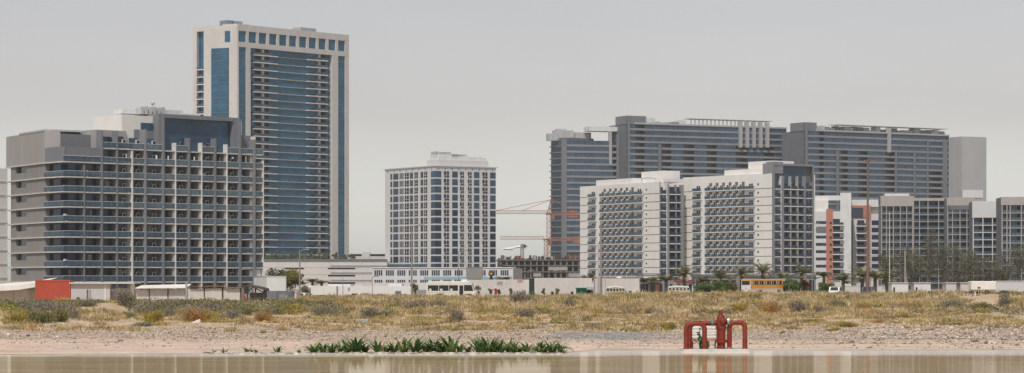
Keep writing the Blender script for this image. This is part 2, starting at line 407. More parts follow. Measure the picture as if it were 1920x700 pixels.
# the silty shallows: pale where the bed is close to the surface
wn = t.nodes.new("ShaderNodeTexNoise"); wn.inputs['Scale'].default_value = .5; L(geo.outputs['Position'], wn.inputs['Vector'])
wx_ = t.nodes.new("ShaderNodeMapRange"); wx_.inputs[1].default_value = 1.0; wx_.inputs[2].default_value = 4.0; wx_.inputs[3].default_value = 0; wx_.inputs[4].default_value = 1.5; L(wsp.outputs[0], wx_.inputs[0])
w1 = t.nodes.new("ShaderNodeMath"); w1.operation = 'SUBTRACT'; L(wsp.outputs[1], w1.inputs[0]); L(wx_.outputs[0], w1.inputs[1])
w2 = t.nodes.new("ShaderNodeMath"); w2.operation = 'MULTIPLY_ADD'; w2.inputs[1].default_value = 3.0; L(wn.outputs[0], w2.inputs[0]); L(w1.outputs[0], w2.inputs[2])
w3 = t.nodes.new("ShaderNodeMapRange"); w3.inputs[1].default_value = 81.4; w3.inputs[2].default_value = 84.8; w3.interpolation_type = 'SMOOTHSTEP'; L(w2.outputs[0], w3.inputs[0])
wm3 = t.nodes.new("ShaderNodeMix"); wm3.data_type = 'RGBA'; L(w3.outputs[0], wm3.inputs[0]); L(cr.outputs[0], wm3.inputs[6]); wm3.inputs[7].default_value = (.78, .71, .62, 1)
L(wm3.outputs[2], df.inputs[0])
gl.inputs['Roughness'].default_value = .03; gl.inputs['Color'].default_value = (.86, .82, .76, 1)
n2 = t.nodes.new("ShaderNodeTexNoise"); n2.inputs['Scale'].default_value = 3.2; n2.inputs['Detail'].default_value = 4
mp2 = t.nodes.new("ShaderNodeMapping"); mp2.inputs['Scale'].default_value = (1.2, 1.2, 1); L(geo.outputs['Position'], mp2.inputs[0]); L(mp2.outputs[0], n2.inputs['Vector'])
b = t.nodes.new("ShaderNodeBump"); b.inputs['Strength'].default_value = .08; b.inputs['Distance'].default_value = .02; L(n2.outputs[0], b.inputs['Height']); L(b.outputs[0], gl.inputs['Normal'])
mx = t.nodes.new("ShaderNodeMixShader"); mx.inputs[0].default_value = .54
L(df.outputs[0], mx.inputs[1]); L(gl.outputs[0], mx.inputs[2]); L(mx.outputs[0], out.inputs[0])
mb = MB(); mb.poly([(-80, 15, 0), (80, 15, 0), (80, 99, 0), (-80, 99, 0)])
tag(mb.build('water', wm), kind='structure')
mb = MB(); mb.poly([(-160, 368, -.03), (200, 368, -.03), (200, 384, -.03), (-160, 384, -.03)])
o = mb.build('road', asphalt); o.location.z = .0; tag(o, kind='structure')
mb = MB(); mb.poly([(-160, 545, .02), (300, 545, .02), (300, 566, .02), (-160, 566, .02)])
tag(mb.build('road', asphalt), kind='structure')
fr = frame(-160, 366)
for yk in (366.8, 384.2):
    mb = MB(); frame(-160, yk).box(mb, 0, 360, -.1, .09, -.25, 0); tag(mb.build('kerb', concrete), kind='structure')

# haze: one closed box of thin even air
hz = bpy.data.materials.new('haze_air'); hz.use_nodes = True; t = hz.node_tree
for n in list(t.nodes): t.nodes.remove(n)
out = t.nodes.new("ShaderNodeOutputMaterial"); pv = t.nodes.new("ShaderNodeVolumePrincipled")
pv.inputs['Color'].default_value = (.97, .965, .96, 1); pv.inputs['Density'].default_value = HAZE; pv.inputs['Anisotropy'].default_value = .2
t.links.new(pv.outputs[0], out.inputs['Volume'])
if HAZE > 0:
    mb = MB(); mb.hexa([(-2720, 3020, -1.6), (2720, 3020, -1.6), (2720, -60, -1.6), (-2720, -60, -1.6), (-2720, 3020, 132), (2720, 3020, 132), (2720, -60, 132), (-2720, -60, 132)])
    tag(mb.build('haze', hz), kind='stuff')

# ------------------------------------------------------------------ 1: balcony apartment block, far left
FA = Face(C(119, 590), C(492, 628.5)); FC = Face(C(82, 597), C(119, 590)); FL = Face(C(10, 621), C(82, 597))
slab_left = M('weathered_slab_paint', (.52, .49, .455), .75, .12, .5)
b1 = Bld('apartment_block', 'long blue-glass balcony block at the far left, its balconies gridded by grey piers', 'apartment block', C(250, 600))
zb = 6.25; PT = 3.33
def sz(k): return zb + PT * k
def off(f, u, d): return f.p(u, d)
wallpoly = [FL.p(0, -1.8), FL.p(FL.w - .3, -1.8), FC.p(FC.w * .5, -1.8), FA.p(.6, -1.8), FA.p(FA.w, -1.8), FA.p(FA.w, -17), FL.p(0, -20)]
mb = MB(); mb.prism(wallpoly, -.5, sz(7) + .2); mb.build('wall', render_grey, b1.root)
slabpoly = [FL.p(0, 0), FL.p(FL.w, 0), FA.p(0, 0), FA.p(FA.w, 0), FA.p(FA.w, -16), FL.p(0, -19)]
for k in range(-1, 9):
    if k == 8: pl = [FA.p(FA.U(191), 0), FA.p(FA.w, 0), FA.p(FA.w, -16), FA.p(FA.U(191), -16)]
    else: pl = slabpoly
    mb = MB(); mb.prism(pl, sz(k) - .27, sz(k) + .02)
    mb.build('floor_slab', slab_left, b1.root)
cells = [(121, 157, 2), (159.5, 189, 2), (193, 218, 2), (221, 246, 1), (249.5, 270, 1), (274, 304, 1), (307.5, 328, 0), (330, 352, 1), (355.5, 377, 0), (379, 401, 1), (404.5, 424.5, 0), (426.5, 447, 1), (451, 474, 0), (478, 493, 3)]
rr = random.Random(3)
for ci, (p0, p1, kind) in enumerate(cells):
    u0, u1 = FA.U(p0), FA.U(p1); W = u1 - u0
    for k in range(-1, 9):
        if k == 8 and ci < 2: continue
        z0 = sz(k) + .02; top = sz(k + 1) - .36 if k < 8 else sz(k) + 2.6
        if kind != 3:
            wu1 = u0 + W * (.98 if kind == 2 else .74 if kind == 0 else .80)
            if k == 8 and ci > 5 and ci < 12:
                if ci in (6, 8, 10): continue
            cu = rr.random(); ca = u0 + .2 + rr.random() * (wu1 - u0 - 1.6)
            w_ = b1.part('window', [glass_dark, glass_blue, curtain], [(FA, u0 + .08, wu1, z0 + .02, top - .05, -1.78, -1.70, 0 if k < 4 or rr.random() < .3 else 1)] + ([(FA, ca, ca + rr.uniform(.4, 1.2), z0 + .15, top - .3, -1.7, -1.69, 2)] if cu < .35 else []))
            if rr.random() < .16: b1.part('balcony_chair', [brown_door, slab_white], [(FA, u0 + .5, u0 + 1.2, z0 + .02, z0 + rr.uniform(1.3, 1.7), -1.2, -.6, rr.randrange(2))])
            if kind in (0, 1) and (kind == 1):
                a0 = u0 + W * .60
                b1.part('air_conditioner', [slab_white, black_in], [(FA, a0, a0 + .95, z0 + 1.0, z0 + 2.15, -1.65, -1.3, 0), (FA, a0 + .13, a0 + .82, z0 + 1.0, z0 + 2.03, -1.3, -1.27, 1)])
        else:
            b1.part('window', glass_dark, [(FA, u0 + .1, u0 + W * .35, z0 + .1, top - .3, -1.78, -1.7)])
        e0, e1 = u0 - (.1 if ci > 4 else .3), u1 + .05
        b1.part('balcony_railing', [rail_sky if k >= 3 and ci > 3 else glass_rail, slab_white], [(FA, e0, e1, z0 + .12, z0 + 1.2, -.12, -.04, 0), (FA, e0, e1, z0 + 1.2, z0 + 1.28, -.16, 0.0, 1)])  # upper railings take the glass with sky reflection in its colour
# piers and fins: (px0, px1, material, top row, proud)
for p0, p1, m_, ptop, dpr in ((246.6, 249.2, slab_white, 283, .1), (270.3, 273.7, mid_grey, 243, .25), (304, 307.3, render_grey, 215, .3), (328.3, 330, slab_white, 268, .1), (352, 355.3, render_grey, 259, .3),
                        (377.3, 379, slab_white, 268, .1), (401, 404.3, render_grey, 260, .3), (424.6, 426.4, slab_white, 271, .1), (447.2, 451, render_grey, 224, .3), (474.3, 478, mid_grey, 262, .25), (493, 494.2, warm_white, 302, .06),
                        (218.3, 220.6, render_grey, 245, .12), (189.5, 192.6, render_grey, 245, .12), (157.3, 159.2, render_grey, 309, .1)):
    u0, u1 = FA.U(p0), FA.U(p1)
    bx(FA, 'pier', m_, u0, u1, -.3, FA.Z(p0, ptop), -1.9, dpr, b1.root)
# beige flank walls seen inside each recess
for p0 in (328.2, 377.2, 424.5, 473.5):
    bx(FA, 'divider_wall', render_beige, FA.U(p0) - .5, FA.U(p0), -.3, sz(8), -1.75, -.2, b1.root)
# chamfer and left flank
for k in range(-1, 7):
    z0 = sz(k) + .02; top = sz(k + 1) - .36
    b1.part('window', glass_dark, [(FC, .2, FC.w - .2, z0 + .1, top - .2, -1.5, -1.42)])
    b1.part('balcony_railing', [glass_rail, slab_white], [(FC, 0, FC.w, z0 + .1, z0 + 1.15, -.1, -.03, 0), (FC, 0, FC.w, z0 + 1.15, z0 + 1.22, -.14, 0, 1)])
    b1.part('flank_wall', flank_render, [(FL, FL.U(18), FL.w - .1, z0, z0 + 1.5, -1.7, -.3), (FL, FL.U(47), FL.w - .1, z0 + 1.5, top, -1.7, -.3), (FL, FL.U(18), FL.U(27), z0 + 1.5, top, -1.7, -.3)])
    b1.part('window', glass_dark, [(FL, FL.U(27), FL.U(47), z0 + 1.5, top, -1.75, -1.0), (FL, FL.U(11), FL.U(18), z0 + .2, top, -1.75, -1.2)], key='flank_window')
mb = MB(); mb.prism([FL.p(0, -.2), FL.p(FL.w, -.2), FA.p(FA.U(134), -4.4), FA.p(FA.U(134), -12), FL.p(0, -14)], sz(7) + .02, 36.6)
mb.build('parapet_wall', parapet_render, b1.root)
mb = MB(); FL.box(mb, FL.U(35), FL.w - .1, 36.6, 37.0, -9, -.1); mb.build('parapet_cap', roof_grey, b1.root)
bx(FC, 'parapet_wall', render_grey, .1, FC.w - .1, sz(7) + .02, FA.Z(150, 276), -.5, -.2, b1.root)
bx(FA, 'parapet_wall', render_grey, .2, FA.U(190), sz(7) + .02, FA.Z(150, 276), -.5, -.2, b1.root)
bx(FA, 'setback_wall', render_grey, FA.U(134), FA.U(191), sz(7), FA.Z(150, 250), -7, -4.2, b1.root)
bx(FA, 'penthouse_wall', parapet_render, FA.U(190.5), FA.U(246), sz(8) + .02, FA.Z(220, 244), -14, -1.9, b1.root)
bx(FA, 'penthouse_wall', warm_white, FA.U(240), FA.U(300), sz(8) + .02, FA.Z(270, 216), -14, -2.3, b1.root)
bx(FA, 'penthouse_wall', render_grey, FA.U(262), FA.U(297.5), sz(8) + .02, FA.Z(280, 243), -2.3, -1.9, b1.root)
b1.part('penthouse_window', glass_blue, [(FA, FA.U(275), FA.U(296), FA.Z(280, 242.5), FA.Z(280, 230), -2.3, -1.82)])
for a, c_ in ((195, 214), (225, 240)):
    b1.part('penthouse_window', glass_blue, [(FA, FA.U(a), FA.U(c_), sz(8) + .5, FA.Z(a, 255), -1.9, -1.8)])
zt0, zt1 = sz(8) + .02, FA.Z(305, 213.5)
bx(FA, 'frame_wall', render_grey, FA.U(297.5), FA.U(307.3), zt0, zt1, -14, -.1, b1.root)
bx(FA, 'frame_wall', render_grey, FA.U(438), FA.U(450.8), zt0, zt1, -14, -.3, b1.root)
bx(FA, 'frame_wall', render_grey, FA.U(307.3), FA.U(438), zt1 - .9, zt1, -14, -.1, b1.root)
bx(FA, 'curtain_wall', glass_blue, FA.U(307.3), FA.U(438), zt0, zt1 - .9, -13, -1.3, b1.root)
bx(FA, 'setback_wall', warm_white, FA.U(450.8), FA.U(463), zt0, FA.Z(455, 227), -12, -2, b1.root)
bx(FA, 'setback_wall', render_grey, FA.U(450.8), FA.U(477), zt0, FA.Z(470, 254), -13, -1.6, b1.root)
bx(FA, 'setback_wall', warm_white, FA.U(477), FA.U(488), zt0, FA.Z(480, 256), -13, -1.8, b1.root)
b1.part('penthouse_window', glass_blue, [(FA, FA.U(452), FA.U(461), FA.Z(455, 252), FA.Z(455, 241), -2, -1.9)])
# roof plant
ducts = MB()
for a, c_, h0, h1 in ((258, 300, .1, 1.3), (335, 372, .6, 1.8), (372, 405, 0, 1.0)):
    FA.box(ducts, FA.U(a), FA.U(c_), zt1 + h0 * .6, zt1 + h1 * .8, -9, -6)
ducts.build('air_duct', roof_light, b1.root)
for i, a in enumerate(range(284, 332, 8)):
    bx(FA, 'roof_chiller', roof_grey, FA.U(a), FA.U(a + 5), zt1, zt1 + 1.5 + .3 * (i % 2), -6, -4, b1.root)
mb = MB(); c_ = FA.p(FA.U(311), -5); mb.lathe((c_[0], c_[1] - .3, zt1 + 2.7), [(.05, 0), (.35, .07), (.5, .2), (.48, .21), (.3, .1)], 16, axis='Y'); mb.tube([(c_[0], c_[1], zt1), (c_[0], c_[1], zt1 + 2.6)], .08, 6)
mb.build('satellite_dish', roof_grey, b1.root, smooth=True)
bx(FA, 'entrance_wall', slab_white, FA.U(478), FA.w - .2, -.3, sz(0) - .5, -4, -.4, b1.root)
b1.finish()
# white block beside it
bw = Bld('annex_block', 'plain off-white cube in front of the round tree, beside the far left block', 'annex', C(515, 560))
fb = Face(C(500, 560), C(536, 561)); fs = Face(C(476, 585), C(500, 560))
mb = MB(); mb.prism([fs.p(0, 0), fb.p(0, 0), fb.p(fb.w, 0), C(537.5, 585)], -.3, ZP(519, 560)); mb.build('wall', warm_white, bw.root)
bx(fb, 'parapet_coping', slab_white, -.1, fb.w + .1, ZP(519, 560) + .003, ZP(517.8, 560), -.4, .08, bw.root)
bx(fs, 'side_coping', concrete, 0, fs.w - .05, ZP(519, 560) + .003, ZP(517.8, 560), -.4, .05, bw.root)

# ------------------------------------------------------------------ 2: tall tower
TR = Face(C(445, 1250), C(653.5, 1305)); TL = Face(C(362, 1261), C(445, 1250))
tw = Bld('high_rise_tower', 'tallest tower, beige stone frame round a blue glass face', 'tower', C(500, 1270))
ztop = TR.Z(445, 45.5); zf1 = TR.Z(455, 90); zf0 = 14
back = [TR.p(TR.w, -32), TL.p(0, -34)]
mb = MB(); mb.prism([TL.p(.4, -1.6), TL.p(TL.w - .2, -1.6), TR.p(1.6, -1.6), TR.p(TR.w - 1.6, -1.6), *back], -.5, ztop - 1); mb.build('core_wall', glass_tower, tw.root)
def pc(f, a, b, y0, y1, d0, d1, name='stone_frame', m=stone, px=None):
    return bx(f, name, m, f.U(a), f.U(b), f.Z(px or a, y1) if y1 is not None else -.3, f.Z(px or a, y0), d0, d1, tw.root)
w0, w1 = TR.U(446.5), TR.U(653.4)
zwt, zwb = TR.Z(446, 57.7), TR.Z(446, 78.5)
bx(TR, 'stone_frame', stone, 0, TR.w, zwt, ztop, -2, .35, tw.root)          # top band
bx(TR, 'stone_frame', stone, 0, TR.w, TR.Z(446, 88), zwb, -2, .35, tw.root)         # band under the squares
xs = [310.5, 366, 421.5, 478, 533, 587, 642, 695, 748, 802, 855]; ws = [42, 42, 42, 41, 41, 40, 40, 40, 39.5, 39, 38]
prev = 0.0
for a, w_ in zip(xs, ws):
    u0, u1 = TR.U(340 + a / 2.915), TR.U(340 + (a + w_) / 2.915)
    bx(TR, 'stone_pier', stone, prev, u0, zwb + .003, zwt - .003, -1.7, .33, tw.root)
    bx(TR, 'attic_window', glass_tower, u0, u1, zwb, zwt, -1.6, -.25, tw.root); prev = u1
bx(TR, 'stone_pier', stone, prev, TR.w, zwb + .003, zwt - .003, -1.7, .33, tw.root)
def PX(a): return 340 + a / 2.915
for a, b_ in ((300, 312), (352, 376), (822, 855), (893, 916)):
    u0, u1 = TR.U(PX(a)) if a > 300 else 0, TR.U(PX(b_)) if b_ < 916 else TR.w
    bx(TR, 'stone_pier', stone, u0, u1, -.3, TR.Z(446, 88) - .003, -2, .33, tw.root)
PF = 3.485
bx(TR, 'glass_strip', glass_tower, TR.U(PX(312)), TR.U(PX(352)), 10, TR.Z(446, 88) - .003, -.6, -.1, tw.root); bx(TR, 'glass_strip', glass_tower, TR.U(PX(855)), TR.U(PX(893)), 10, TR.Z(446, 88) - .003, -.6, -.1, tw.root)
nf = int((zf1 - zf0) / PF)
for k in range(nf + 1):
    z = zf1 - 2.6 - PF * k
    tw.part('floor_edge', dark_grey, [(TR, TR.U(PX(312)), TR.U(PX(352)), z, z + .3, -.1, -.05), (TR, TR.U(PX(855)), TR.U(PX(893)), z, z + .3, -.1, -.05)])
    tw.part('spandrel', [render_beige], [(TR, TR.U(PX(520)), TR.U(PX(695)), z - .4, z, -1.6, -1.1)])
    for a, b_, i0, i1, mid in ((388, 525, 388, 490, 452), (690, 800, 726, 800, 760)):
        tw.part('balcony', [slab_white, glass_rail], [(TR, TR.U(PX(a + (10 if a < 400 else 0))), TR.U(PX(b_)), z - .42, z, -1.6, .55, 0), (TR, TR.U(PX(i0 + 4)), TR.U(PX(i1)), z, z + 1.15, .40, .48, 1)])
        tw.part('balcony_opening', [black_in, stone_w], [(TR, TR.U(PX(i0 + 28)), TR.U(PX(i1)), z + .05, z + PF - .5, -1.6, -1.5, 0), (TR, TR.U(PX(mid - 5)), TR.U(PX(mid + 6)), z, z + PF - .42, -1.6, -.6, 1)])
# left face
tl_top = TL.Z(362, 51.2)
bx(TL, 'stone_frame', stone, 0, TL.w, TL.Z(375, 59.5), tl_top, -2, .3, tw.root)
bx(TL, 'parapet', stone, TL.U(417), TL.w, tl_top - .2, ztop + .2, -6, .1, tw.root)
for a, b_ in ((65, 86), (124, 168), (262, 306)):
    u0, u1 = max(0, TL.U(PX(a))), min(TL.w, TL.U(PX(b_))) if b_ < 300 else TL.w
    bx(TL, 'stone_pier', stone, u0, u1, -.3, TL.Z(375, 59.5) - .003, -2, .3, tw.root)
bx(TL, 'stone_frame', stone, TL.U(PX(168)) + .003, TL.U(PX(262)) - .003, TL.Z(400, 91.5), TL.Z(375, 59.5) - .003, -2, .28, tw.root)
bx(TL, 'attic_window', glass_tower, TL.U(PX(240)), TL.U(PX(269)), TL.Z(425, 79), TL.Z(425, 58.5), -.2, .42, tw.root)
bx(TL, 'glass_bay', glass_tower, TL.U(PX(169)), TL.U(PX(261)), 10, TL.Z(400, 91.5), -1.6, .9, tw.root)
for k in range(nf + 1):
    z = zf1 - 2.6 - PF * k
    tw.part('bay_floor_edge', dark_grey, [(TL, TL.U(PX(168)), TL.U(PX(262)), z, z + .28, .9, 1.0)])
    if z < 104: tw.part('side_balcony', [slab_white, glass_rail], [(TL, TL.U(PX(86)), TL.U(PX(124)), z - .42, z, -1.6, .5, 0), (TL, TL.U(PX(86)), TL.U(PX(124)), z, z + 1.1, .35, .42, 1)])
# rooftop
for a, b_, y0, y1, m_, d in ((447, 455, 37, 47, mid_grey, -8), (450, 463, 35.5, 46, blue_box, -9), (460, 482, 36, 47, roof_grey, -10), (482, 490, 43, 49, roof_light, -9), (492, 545, 43.5, 53, roof_light, -16), (588, 617, 49, 61, roof_grey, -9), (600, 616, 48, 55, roof_grey, -14)):
    z1 = TR.Z(a, y0); z0 = ztop - 1.2
    bx(TR, 'roof_plant', m_, TR.U(a), TR.U(b_), z0, z1, d - 5, d, tw.root)
tw.finish()

# ------------------------------------------------------------------ podium car park behind, px 490-725
gp = Bld('car_park_podium', 'long beige parking podium with dark slots at the foot of the tallest tower', 'car park', C(600, 900))
fg = Face(C(470, 1175), C(726, 1175))
zt = ZP(490, 1175)
bx(fg, 'wall', stone, 0, fg.w, -.3, zt, -15, 0, gp.root)
bx(fg, 'dark_fascia', dark_grey, 0, fg.w, zt + .003, ZP(486, 1175), -3, .3, gp.root)
for a, b_ in ((535, 570), (615, 666), (707, 726)):
    for y in (502, 515.5, 529.5):
        gp.part('slot_opening', black_in, [(fg, fg.U(a), fg.U(b_), ZP(y + 3.2, 1175), ZP(y, 1175), -.3, .05)])
for y in (498, 511, 525):
    gp.part('grille', mid_grey, [(fg, fg.U(620), fg.U(726), ZP(y + 2.4, 1175), ZP(y, 1175), -.3, .08)])
    gp.part('joint', line_brown, [(fg, 0, fg.w, ZP(y + 4.4, 1175), ZP(y + 4.1, 1175), -.3, .03)])
f2 = Face(C(655, 1215), C(728, 1215))
bx(f2, 'upper_wall', stone, 0, f2.w, 5, ZP(476, 1215), -20, 0, gp.root)
bx(f2, 'stair_tower', stone, f2.U(679), f2.U(693), 5, ZP(473, 1215), -8, .4, gp.root)
for a, b_ in ((662, 678), (694, 728)):
    gp.part('slot_opening', black_in, [(f2, f2.U(a), f2.U(b_), ZP(480.5, 1215), ZP(476.8, 1215), -.3, .05)])
gp.finish()

# ------------------------------------------------------------------ 3: middle tower
MR = Face(C(816, 1150), C(930, 1168)); ML = Face(C(722, 1187), C(816, 1150))
mt = Bld('office_tower', 'square beige mid-height tower in the centre, its face a grid of small dark windows', 'tower', C(816, 1160))
zp = MR.Z(816, 310.7)
mb = MB(); mb.prism([ML.p(0), MR.p(0), MR.p(MR.w), MR.p(MR.w, -36), ML.p(0, -25)], -.3, zp); mb.build('wall', stone_w, mt.root)
mb = MB(); mb.prism([ML.p(-.8, .4), (MR.p(0)[0] - .1, MR.p(0)[1] - .6), MR.p(MR.w + .8, .4), MR.p(MR.w + .8, -37), ML.p(-.8, -26)], zp - .25, zp + .15); mb.build('cornice', stone_w, mt.root)
PM = 3.335; zw = MR.Z(816, 320.7)
for k in range(13):
    z1 = zw - PM * k; z0 = z1 - 2.65
    def Q(x): return 780 + x / 7
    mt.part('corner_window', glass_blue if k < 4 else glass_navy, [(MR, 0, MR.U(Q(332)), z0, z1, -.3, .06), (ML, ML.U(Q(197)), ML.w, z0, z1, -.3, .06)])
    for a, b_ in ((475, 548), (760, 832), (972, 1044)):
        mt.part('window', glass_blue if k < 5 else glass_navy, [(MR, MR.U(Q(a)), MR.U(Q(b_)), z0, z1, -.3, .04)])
    for a, b_ in ((365, 433), (577, 628), (680, 730), (870, 938)):
        ua, ub = MR.U(Q(a)), MR.U(Q(b_))
        mt.part('balcony', [black_in, glass_dark, slab_white], [(MR, ua, ub, z0, z1, -.3, .03, 0), (MR, ua + (ub - ua) * .3, ub - .5, z0 + .9, z1 - .2, .03, .06, 1), (MR, ua, ub, z0 + .9, z0 + 1.02, .1, .3, 2),
                 (MR, ua, ua + .1, z0, z0 + 1, .1, .28, 2), (MR, (ua + ub) / 2 - .05, (ua + ub) / 2 + .05, z0, z1, .06, .2, 2), (MR, ua + .2, ub - .2, z0 + .1, z0 + .85, .12, .18, 1)])
    def q(x): return 700 + x / 2.593
    for a, b_ in ((97, 122), (178, 193), (230, 243)):
        mt.part('window', glass_navy, [(ML, ML.U(q(a)), ML.U(q(b_)), z0, z1, -.3, .04)])
    for a, b_ in ((83, 92), (128, 133), (135, 140), (142, 147)):
        mt.part('slit_window', glass_dark, [(ML, ML.U(q(a)), ML.U(q(b_)), z0 + .1, z1, -.3, .04)])
    for a, b_ in ((153, 173), (200, 217), (247, 262)):
        ua, ub = ML.U(q(a)), ML.U(q(b_))
        mt.part('balcony', [black_in, slab_white], [(ML, ua, ub, z0, z1, -.3, .03, 0), (ML, ua, ub, z0 + .9, z0 + 1.02, .1, .3, 1), (ML, (ua + ub) / 2, (ua + ub) / 2 + .1, z0, z1, .06, .2, 1)])
for i in range(9):
    mt.part('round_vent', dark_grey, [(MR, MR.w * (i + .4) / 9, MR.w * (i + .4) / 9 + .6, zp - 1.6, zp - 1, -.2, .05)])
for i in range(8):
    mt.part('round_vent', dark_grey, [(ML, ML.w * (i + .4) / 8, ML.w * (i + .4) / 8 + .7, zp - 1.6, zp - 1, -.2, .05)])
for px_l, r_u, za_, zb_, ins, m_ in ((786, 921, zp, MR.Z(816, 299), 2.2, stone_w), (790, 919, MR.Z(816, 299), MR.Z(816, 293), 3.0, roof_light), (797, 858, MR.Z(816, 293), MR.Z(816, 287.5), 4.5, stone_w)):
    ul = ML.U(px_l) + 3; mb = MB(); mb.prism([ML.p(ul, -ins), MR.p(ins + .5, -ins), MR.p(MR.U(r_u), -ins), MR.p(MR.U(r_u), -22), ML.p(ul, -20)], za_ + .003, zb_); mb.build('roof_tier', m_, mt.root)
for a, b_, y in ((836, 841, 282), (851, 865, 282.5), (866, 878, 286)):
    bx(MR, 'roof_plant', roof_grey, MR.U(a), MR.U(b_), MR.Z(816, 288), MR.Z(816, y), -12, -8, mt.root)
bx(MR, 'roof_plant', roof_grey, MR.U(895), MR.U(923), MR.Z(816, 293), MR.Z(816, 291), -12, -8, mt.root)
for a in (829, 845, 859, 872, 902):
    mt.part('roof_vent', dark_grey, [(MR, MR.U(a), MR.U(a + 7 + (a % 3) * 3), zp + .9, zp + 1.4, -3.2, -2.9)])
# podium wings
mp_ = Face(C(698, 1120), C(962, 1112))
zq = ZP(503, 1120)
bx(mp_, 'podium_wall', stone_w, 0, mp_.w, -.3, zq, -30, 0, mt.root)
bx(mp_, 'podium_coping', slab_white, -.2, mp_.U(960), zq + .003, ZP(501.6, 1120), -1, .3, mt.root)
bx(mp_, 'terrace_railing', glass_rail, mp_.U(727), mp_.U(800), zq + .35, zq + 1.6, -.6, -.5, mt.root)
bx(mp_, 'blue_band', blue_band, mp_.U(795), mp_.U(955), ZP(524, 1120), ZP(519, 1120), -.2, .1, mt.root)
for y0, y1 in ((507, 517), (525, 530)):
    a = 702
    while a < 955:
        for j in range(4):
            mt.part('podium_window', glass_dark, [(mp_, mp_.U(a + j * 4), mp_.U(a + j * 4 + 3), ZP(y1, 1120), ZP(y0, 1120), -.2, .05)])
        a += 21.5
mt.finish()

# ------------------------------------------------------------------ 4, 5: white hotels
def hotel(label, FLf, FRf, ptop, lines_py, px_line, rooms, cols, smallw, wallm, leftline):
    b = Bld('apartment_hotel', label, 'hotel', FLf.B, None)
    mb = MB(); mb.prism([FLf.p(0), FLf.p(FLf.w), FRf.p(.5, 0), FRf.p(.5, -1.4), FRf.p(FRf.w, -1.4), FRf.p(FRf.w, -60), (FLf.p(0)[0] + 20, FLf.p(0)[1] + 30)], -.3, ptop); mb.build('wall', wallm, b.root)
    return b
HA = Face(C(1087.5, 1104), C(1236, 1050)); HAr = Face(C(1236, 1050), C(1284, 1055))
a_ = hotel('white balcony hotel, left one of the white pair, its long face in sun', HA, HAr, HA.Z(1236, 341), None, None, None, None, None, warm_white, None)
def PA(x): return 1080 + x / 3.045
HB = Face(C(1280.5, 1062), C(1447, 1020)); HBr = Face(C(1447, 1020), C(1526, 1034))
b_ = hotel('right one of the two white balcony hotels, with a blue glass crown on its corner', HB, HBr, HB.Z(1447, 325), None, None, None, None, None, warm_white, None)
def PB(x): return 1270 + x / 2.8
def long_face(b, f, P_, zslab, pitch, n, single, multi, last, small, ncell):
    for k in range(n):
        z = zslab - pitch * k
        u0, u1 = f.U(P_(small[0])), f.w
        for ja, jb in ((0, f.U(P_(single[0])) - .3), (u0 - 2, f.w)): b.part('joint_strip', line_brown, [(f, ja, jb, z - .12, z + .1, -.1, .03)])
        def balc(a, c, cells, kind):
            ua, ub = f.U(P_(a)), f.U(P_(c)); w_ = (ub - ua) / cells
            b.part('balcony', [slab_white, glass_rail, slab_white], [(f, ua, ub, z - .3, z, -.1, .85, 0), (f, ua, ub, z, z + 1.15, .76, .83, 1), (f, ua, ua + .06, z, z + 1.15, 0, .76, 1)])
            for j in range(cells):
                v0 = ua + w_ * j
                if kind:
                    b.part('balcony_door', [brown_door, glass_dark, black_in], [(f, v0 + w_ * .50, v0 + w_ * .93, z, z + 2.7 if k else z + 3.0, -.2, .04, 0), (f, v0 + w_ * .2, v0 + w_ * .42, z + .8, z + 1.9, -.2, .05, 2)])
                    if j: b.part('balcony_divider', slab_white, [(f, v0 - .08, v0 + .08, z, z + (2.7 if kind == 2 else 1.6), 0, .9)])
                else:
                    b.part('window', [glass_dark, slab_white], [(f, v0 + w_ * .35, v0 + w_ * .75, z + .9, z + 2.1, -.2, .05, 0), (f, v0 + w_ * .54, v0 + w_ * .58, z + .9, z + 2.1, .05, .08, 1)])
        balc(single[0], single[1], 1, 0); balc(multi[0], multi[1], ncell, 1); balc(last[0], last[1], 1, 0)
        b.part('small_window', glass_dark, [(f, f.U(P_(small[0])), f.U(P_(small[0])) + .8, z + 1.3, z + 2.1, -.2, .05)])
        if k == 0:
            pass
zA = HA.Z(1236, 365)
long_face(a_, HA, PA, zA + .5, 3.245, 11, (75, 119), (142, 332), (333, 387), (399, 404), 6)
zB = HB.Z(1447, 355)
long_face(b_, HB, PB, zB + .4, 3.25, 11, (86, 130), (151, 356), (360, 409), (421, 427), 6)
# hotel A right face
def rface(b, f, zslab, pitch, n, cells, piers, walls, ztop_p):
    for a, c, top, m_ in piers: bx(f, 'pier', m_, f.U(a), f.U(c), -.3, f.Z(a, top), -1.4, .15, b.root)
    for a, c, top in walls: bx(f, 'face_wall', stone_w, f.U(a), f.U(c), -.3, f.Z(a, top), -1.35, 0, b.root)
    for k in range(n):
        z = zslab - pitch * k
        for a, c, kind in cells:
            ua, ub = f.U(a), f.U(c)
            b.part('balcony', [slab_white, glass_navy], [(f, ua, ub, z - .35, z, -1.4, .1, 0), (f, ua, ub, z, z + 1.15, -.05, .05, 1)], key='side_balcony')
            if kind: b.part('side_window', [black_in, glass_dark], [(f, ua + .02, ub - .02, z + .01, z + pitch - .37, -1.45, -1.3, 1), (f, ua + (ub - ua) * .5, ua + (ub - ua) * .8, z + 1.1, z + 1.9, -1.3, -1.2, 0)])
            else: b.part('side_window', [glass_dark, slab_white], [(f, ua, ua + (ub - ua) * .42, z, z + 2.6, -1.45, -.02, 0), (f, ub - (ub - ua) * .4, ub, z, z + 1.5, -1.4, -.02, 0)])
